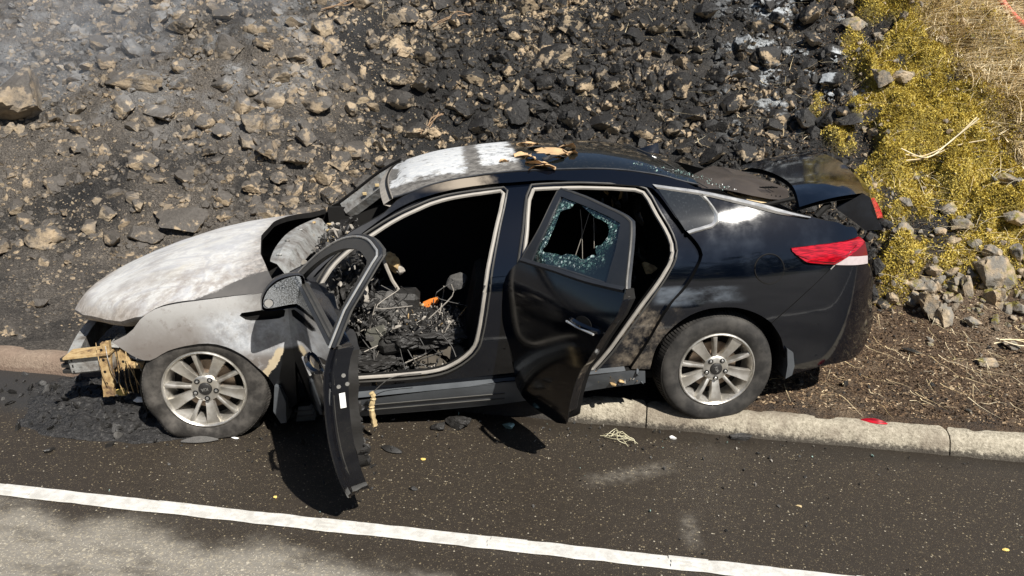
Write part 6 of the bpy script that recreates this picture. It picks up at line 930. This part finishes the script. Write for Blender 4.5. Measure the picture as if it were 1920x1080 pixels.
# check strap and striker, latch plate on the pillars
MB().box((1.645, -.865, .70), (.02, .016, .055), bev=.003).build('pillar_label', WHITE, jamb)
st = MB().tube([(2.50, -.84, .70), (2.545, -.875, .70), (2.57, -.875, .715)], .008, 6).build('striker', CHRM, jamb); MB().box((2.535, -.855, .70), (.06, .02, .075), bev=.004).build('striker_plate', SOOT, st)
MB().box((1.70, -.89, .52), (.05, .03, .045), bev=.005).build('hinge_plate', TRIM, jamb); MB().box((1.655, -.875, .765), (.05, .03, .03), bev=.006).build('striker', CHRM, jamb)
# ---- boot lid, thrown up
lf = np.array([tuple(p) for p in crm(DATA['lid_front'][::-1], 5)]); lr = np.array([tuple(p) for p in crm(DATA['lid_rear'][::-1], 4)]); lf = up(lf, 21); lr = up(lr, 21); ln = np.array(DATA['lid_near']); v = []; NL = 16
for i in range(NL):
    s = i/(NL-1)
    for j in range(21):
        t = j/20; p = lf[j]*(1-s)+lr[j]*s; p = p+np.array([0, 0, .012*math.sin(math.pi*s)*(1-.2*t)]); v.append(tuple(p))
f = [(i*21+j, (i+1)*21+j, (i+1)*21+j+1, i*21+j+1) for i in range(NL-1) for j in range(20)]
lid = mesh('boot_lid', v, f, PAINT, CAR, angle=60); lid['label'] = 'black boot lid sprung up behind the rear window'
mesh('lid_inner', [(x, y*.96, z-.03) for x, y, z in v], [q[::-1] for q in f], SOOT, lid)
rows = [[(p[0], p[1], p[2]) for p in lr], [(p[0]+.05, p[1], p[2]-.03) for p in lr], [(p[0]+.085, p[1], p[2]-.10) for p in lr], [(p[0]+.13, p[1]*.97, p[2]-.19) for p in lr], [(p[0]+.17, p[1]*.96, p[2]-.235) for p in lr], [(p[0]+.06, p[1]*.95, p[2]-.235) for p in lr], [(p[0]-.14, p[1]*.95, p[2]-.09) for p in lr], [(p[0]-.03, p[1]*.96, p[2]-.03) for p in lr]]
mb = MB(); [mb.strip(rows[k], rows[k+1]) for k in range(len(rows)-1)]
for idx in (0, 20): mb.add([tuple(r_[idx]) for r_ in rows], [tuple(range(len(rows)))])
lb = mb.build('lid_rear_face', PAINT, lid)
lampc = [tuple(p) for p in DATA['lid_lamp']]; c = np.mean(np.array(lampc), 0); v_ = [(p[0]+.02, p[1]-.01, p[2]) for p in lampc]+[(p[0]-.05, p[1]+.16, p[2]) for p in lampc]; n = len(lampc)
mesh('tail_lamp', v_, [tuple(range(n)), tuple(range(n, 2*n))[::-1]]+[(i, (i+1) % n, n+(i+1) % n, n+i) for i in range(n)], RED, lid, smooth=False)
for k in range(2): MB().box((3.985+.03*k, -.42, .985-.012*k), (.045, .10, .05), Matrix.Rotation(.9, 3, 'Y'), bev=.012).build('lid_trim', PLAS, lid)
for y in (-.42, .42): MB().tube([(3.0, y, 1.08), (3.25, y, 1.13), (3.42, y, 1.16)], .014, 6).build('lid_hinge', SOOT, lid)
MB().tube([(3.52, -.5, 1.06), (3.62, -.46, 1.13)], .02, 6).build('lid_strut', SOOT, lid)
# ---- curled shelf sheet and pale underlay
sh = [Vector(p) for p in DATA['sheet']]; cS = sum(sh, Vector())/len(sh); mb = MB(); o2 = [tuple(p) for p in crm([tuple(p) for p in sh]+[tuple(sh[0])], 3)][:-1]; rings = []
for k in range(5):
    s = 1-k/5; rings.append([tuple(cS+(Vector(p)-cS)*s+Vector((0, 0, .035*(1-s*s)+(.006*math.sin(i*.9+k) if k < 4 else 0)))) for i, p in enumerate(o2)])
n = len(o2); mb.add([p for r_ in rings for p in r_]+[tuple(cS+Vector((0, 0, .035)))], [(i*n+j, i*n+(j+1) % n, (i+1)*n+(j+1) % n, (i+1)*n+j) for i in range(4) for j in range(n)]+[(4*n+j, 4*n+(j+1) % n, 5*n) for j in range(n)])
BRN = plain('scorched_brown_sheet', (.050, .041, .034), .42, var=.4, sc=5, bump=.25)
shp = mb.build('curled_shelf', BRN, CAR)
for k in range(5): p = sh[5]+Vector((-.075-.018*k, .03, .022)); MB().box(tuple(p), (.006, .05, .006), Matrix.Rotation(.5, 3, 'Z')).build('slot', SOOT, shp)
be = [Vector(p) for p in DATA['beige']]; n = len(be); PALE = plain('pale_scorched_board', (.55, .42, .24), .8, var=.3, sc=20)
ul = mesh('pale_underlay', [tuple(p) for p in be]+[tuple(p+Vector((0, .02, -.012))) for p in be], [tuple(range(n)), tuple(range(n, 2*n))[::-1]]+[(i, (i+1) % n, n+(i+1) % n, n+i) for i in range(n)], PALE, CAR, smooth=False)
a_, b_ = be[0].lerp(be[5], .3), be[2]
for k in range(11): p = a_.lerp(b_, (k+.5)/11); MB().tube([tuple(p+Vector((0, -.006, .018))), tuple(p+Vector((.012, -.012, -.03)))], .003, 4).build('grid_wire', SOOT, ul)
MB().tube([tuple(a_+Vector((0, -.01, .0))), tuple(b_+Vector((0, -.01, .0)))], .003, 4).build('grid_wire', SOOT, ul)
# broken glass along the rear window edge
TEAL = plain('green_glass_crumbs', (.28, .42, .38), .12, var=.6, sc=60)
rr = np.random.RandomState(9); pts = []
for k in range(230):
    t = rr.rand()**1.3; e = Vector((2.68, -.55, 1.365)).lerp(Vector((2.93, -.70, 1.27)), t) if rr.rand() < .55 else Vector((2.42, -.52, 1.415)).lerp(Vector((2.78, -.62, 1.335)), t); pts.append(tuple(e+Vector((rr.normal()*.02, rr.normal()*.03+.015, .008+abs(rr.normal())*.006))))
lumps('glass_crumbs', pts, .003, .010, [TEAL, WHITE, GL.m], 12, CAR, 0, [.6, .15, .25])
MB().tube([(2.52, .15, 1.45), (2.62, -.25, 1.42), (2.74, -.58, 1.335), (2.80, -.67, 1.30)], .004, 5).build('glass_edge', SEALD, CAR)
# ---- cabin remains
def slab(name, pts, d, mat, par=CAR, bulge=0.):
    P = [Vector(p) for p in pts]; n = len(P); return mesh(name, [tuple(p) for p in P]+[tuple(p+Vector(d)) for p in P], [tuple(range(n)), tuple(range(n, 2*n))[::-1]]+[(i, (i+1) % n, n+(i+1) % n, n+i) for i in range(n)], mat, par, smooth=False)
seat = MB(); 
seat.box((1.17, -.42, .47), (.50, .42, .10), Matrix.Rotation(-.12, 3, 'Y'), bev=.03); so_ = seat.build('burnt_seat', CHAR, CAR)
rim_ = slab('seat_side_cover', [tuple(p) for p in crm(DATA['seat_cover']+DATA['seat_cover'][:1], 3)][:-1], (0, .03, 0), SEATG, so_)
c = DATA['seat_cover'][4]; v, f = lathe([(.036, .0), (.034, -.012), (.028, -.014), (.026, -.010), (0, -.010)], 28); mesh('recliner_knob', [(p[0]+c[0]-.008, p[1]+c[1], p[2]+c[2]+.02) for p in v], [q[::-1] for q in f], SEATG, so_)
slab('seat_rail_cover', DATA['seat_low'], (0, .05, 0), SEATG, so_)
r = np.random.RandomState(31); pts = [(.98+.42*r.rand(), -.64+.44*r.rand(), .53+.05*r.rand()) for _ in range(900)]
pts += [(.86+.2*r.rand(), -.52+.35*r.rand(), .52+.15*r.rand()) for _ in range(260)]
lumps('charred_upholstery', pts, .007, .042, [CHAR, CHARG, ASHM, RUST], 32, CAR, 1, [.50, .30, .15, .05])
pts = [(.70+.7*r.rand(), -.80+.3*r.rand(), .30+.05*r.rand()) for _ in range(480)]; lumps('charred_floor_litter', pts, .006, .04, [CHAR, CHARG, ASHM, SOOT], 33, CAR, 1, [.5, .25, .12, .13])
pts = [(.62+.3*r.rand(), -.72+.85*r.rand(), .55+.42*r.rand()) for _ in range(700)]; lumps('charred_dash', pts, .012, .09, [CHAR, CHARG, ASHM, SOOT], 34, CAR, 1, [.45, .33, .14, .08])
pts = [(.55+.22*r.rand(), -.78+1.2*r.rand(), .90+.10*r.rand()) for _ in range(380)]; lumps('charred_dash_top', pts, .010, .07, [CHAR, CHARG, ASHM, TANP], 35, CAR, 1, [.42, .33, .17, .08])
def heap(name, c, d, seed, mat, amp=.35, fr=3.2):
    V, F = ico(4); n_ = fbm(V*fr+seed, 5, seed, .6); rid = 1-np.abs(2*fbm(V*fr*1.7+seed, 4, seed+5)-1); V = V*(1+amp*(n_-.5)*2+.22*(rid-.7))[:, None]; V = np.sign(V)*np.abs(V)**.8
    o = bigmesh(name, V*np.array(d)/2+np.array(c), F, mat, smooth=False, parent=CAR); return o
heap('charred_heap', (1.20, -.42, .485), (.56, .46, .15), 3, CHAR); heap('charred_heap', (.94, -.36, .56), (.26, .34, .26), 4, CHARG, .5); heap('charred_heap', (.80, -.45, .36), (.5, .55, .10), 5, CHAR); heap('charred_heap', (.70, -.15, .78), (.30, 1.0, .36), 6, CHAR, .5); heap('charred_heap', (.62, -.62, .70), (.22, .28, .5), 7, CHARG, .55)
cons = MB().box((.98, -.22, .52), (.34, .2, .3), Matrix.Rotation(.1, 3, 'Y'), bev=.03).build('melted_console', CHAR, CAR)
MB().tube(DATA['strap'], .011, 6).build('dash_strap', ASHM, CAR)
kn = [Vector(p) for p in DATA['knob']]; v, f = rock_shape(2, 901, 4, .4); mesh('column_switch', [tuple(kn[0]+Vector((p[0]*.10, p[1]*.10, p[2]*.14))) for p in v], f, RUST, CAR, smooth=False); v, f = rock_shape(2, 902, 4, .4); mesh('column_switch', [tuple(kn[1]+Vector((p[0]*.07, p[1]*.07, p[2]*.07))) for p in v], f, ASHM, CAR, smooth=False)
slab('orange_foam_piece', DATA['orange'], (.0, .06, 0), ORAN)
for k in range(9):
    a = Vector((1.02+.045*k, -.60, .545+.01*math.sin(k))); MB().tube(crm([a+Vector((.012*((-1)**j), .045*j, .012*r.normal())) for j in range(9)], 3), .0022, 4).build('seat_spring', [CHARG, ASHM][k % 2], so_)
hr = Vector(DATA['headrest'][0]); v, f = rock_shape(3, 77, 4, .16); hd_ = mesh('headrest', [tuple(hr+Matrix.Rotation(-.30, 3, 'Y') @ Vector((p[0]*.145, p[1]*.20, p[2]*.075))) for p in v], f, CHARG, CAR)
po_ = [Vector(p) for p in DATA['post']]; MB().tube([tuple(po_[0]), tuple(po_[1])], .012, 6).build('headrest_post', ASHM, CAR)
MB().box((1.50, -.42, .62), (.09, .40, .46), Matrix.Rotation(.25, 3, 'Y'), bev=.03).build('seat_back_frame', SOOT, CAR)
slab('rubber_mat', DATA['mat'], (.01, .03, 0), MATG); slab('grey_trim_panel', DATA['panel2'], (.02, .03, 0), CHARG); slab('tan_bracket', DATA['bracket'], (0, .05, 0), TANP); slab('yellow_foam_piece', DATA['yellow'], (0, .03, -.01), YELF)
for k, w, m_ in (('wire1', .003, CHARG), ('wire2', .0025, ASHM), ('wire3', .0035, ASHM), ('wire4', .0018, RUST), ('gwire', .0022, ASHM), ('gwire2', .0022, ASHM), ('gwire3', .0022, ASHM)): MB().tube(crm(DATA[k], 4), w, 5).build('loose_wire', m_, CAR)
for k in range(46):
    p = Vector((.66+.75*r.rand(), -.74+.35*r.rand(), .42+.45*r.rand()*(1 if r.rand() < .5 else .4))); MB().tube(crm([p, p+Vector((r.normal()*.05, r.normal()*.04, -.07)), p+Vector((r.normal()*.09, r.normal()*.05, -.15+.06*r.normal()))], 4), .0018+.002*r.rand(), 4).build('loose_wire', [CHAR, CHARG, CHARG, ASHM][k % 4], CAR)
hg = [Vector(p) for p in DATA['hang']]; MB().tube(crm(hg, 5), [.010+.007*abs(math.sin(i*1.3)) for i in range(len(crm(hg, 5)))], 6).build('hanging_loom', TANP, CAR); MB().tube(crm(DATA['hang2'], 5), .003, 4).build('hanging_loom', CHARG, CAR)
r = np.random.RandomState(51); pts = [(2.35+.25*r.rand(), -.55+.9*r.rand(), .55+.75*r.rand()) for _ in range(60)]; lumps('charred_rear_seat', pts, .03, .14, [CHAR, SOOT, RUST, CHARG], 52, CAR, 1, [.45, .3, .1, .15])
pts = [(1.7+.55*r.rand(), float(S(1.9, .3))+.02+.06*r.rand(), .285+.05*r.rand()) for _ in range(80)]; lumps('sill_scrapings', pts, .008, .035, [CHAR, CHARG, ASHM, SOOT], 53, CAR)
pts = [(2.12+.28*r.rand(), float(S(2.2, .3))-.004+.02*r.rand(), .25+.09*r.rand()) for _ in range(40)]; lumps('sill_scrapings', pts, .010, .05, [CHARG, ASHM, RUST, CLAD], 54, CAR)
# ================================================================== loose things
def on(x, y): return .0 if y < 0 else float(H(np.array(x), np.array(y)))
def thing_mesh(name, v, f, mat, label, cat, group=None): return tag(mesh(name, v, f, mat, None, False), label, cat, group)
def chunk(name, x, y, s, mat, label, cat, seed, group=None, flat=.5, z=None, sub=2):
    v, f = rock_shape(sub, seed, 5, .5); z0 = on(x, y) if z is None else z
    v = v*np.array(s)*np.array([1, 1, 1]); v[:, 2] -= v[:, 2].min()*.8; return thing_mesh(name, [(p[0]+x, p[1]+y, p[2]+z0) for p in v], f, mat, label, cat, group)
gd = DATA['g_debris']
def sliver(i, L, w, h, rz, mat, name, label, cat):
    x, y, z = gd[i]; z = on(x, y)+.004 if y > 0 else .008; mb = MB(); n = 7; rows = []
    for k in range(n): t = k/(n-1); ww = w*math.sin(math.pi*min(.97, max(.06, t)))**.6; rows.append([(L*(t-.5), -ww, 0), (L*(t-.5), 0, h*math.sin(math.pi*t)+.004), (L*(t-.5), ww, 0)])
    M = Matrix.Rotation(rz, 3, 'Z'); mb.add([tuple(M @ Vector(p)+Vector((x, y, z))) for r_ in rows for p in r_], [(i_*3+j, (i_+1)*3+j, (i_+1)*3+j+1, i_*3+j+1) for i_ in range(n-1) for j in range(2)]+[(i_*3+2, (i_+1)*3+2, (i_+1)*3, i_*3) for i_ in range(n-1)]); o = mb.build(name, mat, None); return tag(o, label, cat)
sliver(0, .19, .026, .022, .30, CHARG, 'plastic_sliver', 'pointed grey plastic sliver on the road below the flat front tyre', 'debris')
sliver(15, .13, .03, .018, -.35, PLAS, 'plastic_shard', 'dark plastic shard on the road below the sill', 'debris')
sliver(9, .14, .022, .018, -.18, RED, 'lens_shard', 'long red lens shard on the litter above the kerb', 'lens shard')
chunk('charred_clump', gd[1][0], gd[1][1], (.17, .10, .075), CHAR, 'larger black charred clump on the road under the sill', 'debris', 601)
chunk('charred_clump', gd[2][0]-.03, gd[2][1], (.10, .07, .05), CHAR, 'small black charred clump beside the larger one under the sill', 'debris', 602)
chunk('charred_clump', gd[6][0], gd[6][1]-.03, (.14, .06, .04), CHAR, 'black charred clump against the kerb below the rear wheel', 'debris', 603)
chunk('charred_crumb', gd[8][0], gd[8][1], (.05, .03, .022), CHAR, 'lone black crumb on the open road right of the front door', 'debris', 604)
chunk('foam_piece', gd[10][0], gd[10][1], (.09, .06, .05), YELF, 'yellow foam lump on the soot beside the front wheel', 'foam', 605, z=.10)
chunk('white_scrap', gd[10][0]+.12, gd[10][1]-.03, (.07, .04, .03), WHITE, 'white scrap beside the yellow foam lump', 'scrap', 606, z=.085)
chunk('melted_glass', gd[11][0]+.06, gd[11][1]-.01, (.08, .05, .04), TEAL, 'pale melted glass lump on the road under the open rear door', 'glass', 607)
chunk('yellow_scrap', gd[12][0], gd[12][1], (.018, .016, .012), YELF, 'tiny bright yellow scrap on the road left of the door tip', 'scrap', 608)
chunk('yellow_scrap', gd[16][0], gd[16][1], (.03, .022, .012), YELF, 'pale yellow chip on the road right of the door tip', 'scrap', 609)
chunk('yellow_scrap', gd[13][0], gd[13][1], (.03, .018, .012), TANP, 'tan chip on the road in front of the rear bumper', 'scrap', 610)
chunk('yellow_scrap', gd[14][0], gd[14][1], (.03, .02, .012), YELF, 'yellow chip on the road at the right edge', 'scrap', 611)
chunk('white_scrap', gd[5][0], gd[5][1], (.045, .03, .02), WHITE, 'white crumpled scrap by the kerb below the rear wheel', 'scrap', 612)
chunk('white_scrap', gd[7][0], gd[7][1], (.05, .02, .008), WHITE, 'flat whitish flake on the road under the front tyre', 'scrap', 613)
wv_ = [];  x, y, z = gd[4]; mb = MB(); r = np.random.RandomState(77)
for k in range(7):
    a = r.uniform(0, 6.28); mb.tube(crm([(x-.09+.01*k, y+.01, .012), (x+.09*math.cos(a)*r.rand(), y+.05*math.sin(a), .03+.02*r.rand()), (x+.10*r.rand(), y+.05*r.normal()*.6, .035), (x+.14*r.uniform(.3, 1), y-.03+.05*r.normal()*.5, .01)], 5), .0016, 4)
tag(mb.build('wire_tangle', plain('pale_wire', (.60, .56, .38), .5), None), 'tangle of pale thin wire on the road under the rear door', 'wire')
# black crumbs strewn on the road
r = np.random.RandomState(91); pts = []
for k in range(420):
    x = r.uniform(-2.6, 1.3); y = -.02-abs(r.normal())*.22; pts.append((x, y, .008))
for k in range(160): pts.append((r.uniform(-2.6, 3), r.uniform(-1.15, -.05), .008))
o = lumps('black_crumbs', pts, .004, .022, [CHAR, CHARG, ASHM, TEAL], 92, None, 1, [.6, .22, .12, .06])
# molten heap where the front bumper dripped off
MEL = NT('molten_soot_heap'); P_ = MEL.pos(); n = MEL.noise(P_, 14, 6, .7); n2 = MEL.noise(P_, 50, 5, .7); MEL.set(col=MEL.cr(n2, [(.3, (.006, .006, .006)), (.55, (.028, .027, .027)), (.75, (.11, .105, .10))]), rough=MEL.ramp(n, .3, .7, .35, .75), nrm=MEL.bump(n2, .8, .02, MEL.bump(n, .8, .04)))
def melt(X, Y):
    u = (X+2.62)/.72; w = (Y+.26)/.40; d = np.sqrt(u*u+w*w)+.5*(fbm(np.stack([X*3, Y*3, X*0], -1), 3, 61)-.5); m_ = np.clip(1.15-d, 0, 1)
    q = np.stack([X*7, Y*11, X*0], -1); rid = 1-np.abs(2*fbm(q, 4, 62)-1); return -.02+m_**.6*.075+np.clip(m_*3, 0, 1)*(.055*(rid-.7)+.02*(fbm(q*3, 3, 63)-.5))
o = grid('molten_heap', np.linspace(-3.6, -1.72, 150), np.linspace(-.72, .02, 70), melt, MEL.m, kind='stuff', smooth=True)
r = np.random.RandomState(95); pts = []
while len(pts) < 320:
    x, y = -2.62+.75*r.normal()*.62, -.28+.4*r.normal()*.55
    if y < -.02 and x > -3.9: pts.append((x, y, max(.006, float(melt(np.array(x), np.array(y)))+.006)))
lumps('soot_heap_chips', pts, .012, .07, [CHAR, PLAS, CHARG], 96, None, 1, [.6, .25, .15])
# curled flakes lying on the roof: the burnt roof lining, set down there
FLK = plain('tan_scorched_flake', (.50, .335, .18), .8, var=.35, sc=14, bump=.3); Rm = Matrix([list(q) for q in CAR_R]); Tv = Vector(CAR_T); r = np.random.RandomState(14)
fl_lab = {3: 'widest tan burnt flake in the heap on the car roof', 7: 'narrow tan flake at the rear end of the heap on the roof', 0: 'tan flake at the very front of the heap on the car roof', 1: 'small tan flake at the near front edge of the roof heap', 2: 'dark charred flake at the front of the roof heap', 4: 'tan flake lying closest to the roof rail', 5: 'tan flake just ahead of the narrow rear flake on the roof', 6: 'dark charred flake on the near side of the roof heap', 8: 'tan flake at the far front corner of the roof heap', 9: 'tan flake on the near side of the roof heap', 10: 'dark charred flake at the far side of the roof heap', 11: 'tiny tan flake alone on the roof ahead of the heap'}
for i, q in enumerate(DATA['flakes']):
    L = .06+.09*r.rand(); w = .03+.045*r.rand(); 
    if i == 3: L, w = .22, .085
    if i == 11: L, w = .05, .02
    rz = r.uniform(-.7, .7); cu = r.uniform(.004, .018); v = []; n = 6
    for a in range(n):
        t = a/(n-1)-.5
        for b in range(3): s = b-1; v.append((L*t, w*s*.5*(1-.8*abs(t)**1.5)+.01*r.normal()*(abs(t) > .3), cu*(1-4*t*t)+.004*r.normal()+.010*abs(s)*r.rand()))
    v += [(p[0], p[1], p[2]-.005) for p in v]; m_ = n*3
    f = [(a*3+b, (a+1)*3+b, (a+1)*3+b+1, a*3+b+1) for a in range(n-1) for b in range(2)]; f += [tuple(k+m_ for k in p[::-1]) for p in f]
    M = Matrix.Rotation(rz, 3, 'Z') @ Matrix.Rotation(r.uniform(-.35, .35), 3, 'X'); xq, yq = q[0], q[1]; zr = float(np.interp(xq, xs_, ze))+.072*(1-abs(yq/.57)**2.6)+.004
    tag(mesh('scorched_flake', [tuple(Rm @ (M @ Vector(p)+Vector((xq, yq, zr)))+Tv) for p in v], f, FLK if i % 4 != 2 else CHAR, None, False), fl_lab.get(i, 'curled scorched flake in the heap of flakes on the car roof'), 'flake', None if i in fl_lab else 'flakes heaped on the roof')
# red hose on the upper right bank
hp = []
for X_, Y_ in ((3.35, 4.75), (3.52, 4.5), (3.70, 4.33), (3.80, 4.2), (3.90, 4.03), (4.1, 3.8), (4.5, 3.5)): hp.append((X_-.06, Y_, float(H(np.array(X_), np.array(Y_)))+.09))
tag(MB().tube(crm(hp, 8), .027, 10).build('hose', plain('red_hose_rubber', (.62, .12, .08), .55, var=.2), None), 'red hose lying on the dry grass at the top right corner', 'hose')
# twigs
r = np.random.RandomState(66); tw = plain('dead_twig', (.26, .17, .10), .85, var=.4)
for (X_, Y_, a, L, lab) in ((-1.9, 4.2, .5, .5, 'thin dead twig lying on the upper middle of the bank'), (-1.75, 3.05, .9, .35, 'bunch of reddish twigs on the blackened rubble above the roof'), (2.5, 2.75, .12, .6, 'pale dry stalk lying on the moss behind the boot lid'), (-3.05, 4.1, .7, .45, 'dry stem sticking out at the top of the left bank'), (2.75, 1.2, -.3, .4, 'thin straw stalk on the litter at the right')):
    mb = MB()
    for k in range(3): p = [(X_+L*t*math.cos(a+.12*k)+.02*r.normal(), Y_+L*t*math.sin(a+.12*k)*.7+.02*r.normal()) for t in (0, .35, .7, 1)]; mb.tube(crm([(x, y, float(H(np.array(x), np.array(y)))+.07+.05*r.rand()) for x, y in p], 4), .005, 5)
    tag(mb.build('twig', tw if 'pale' not in lab and 'straw' not in lab else strawM, None), lab, 'twig')
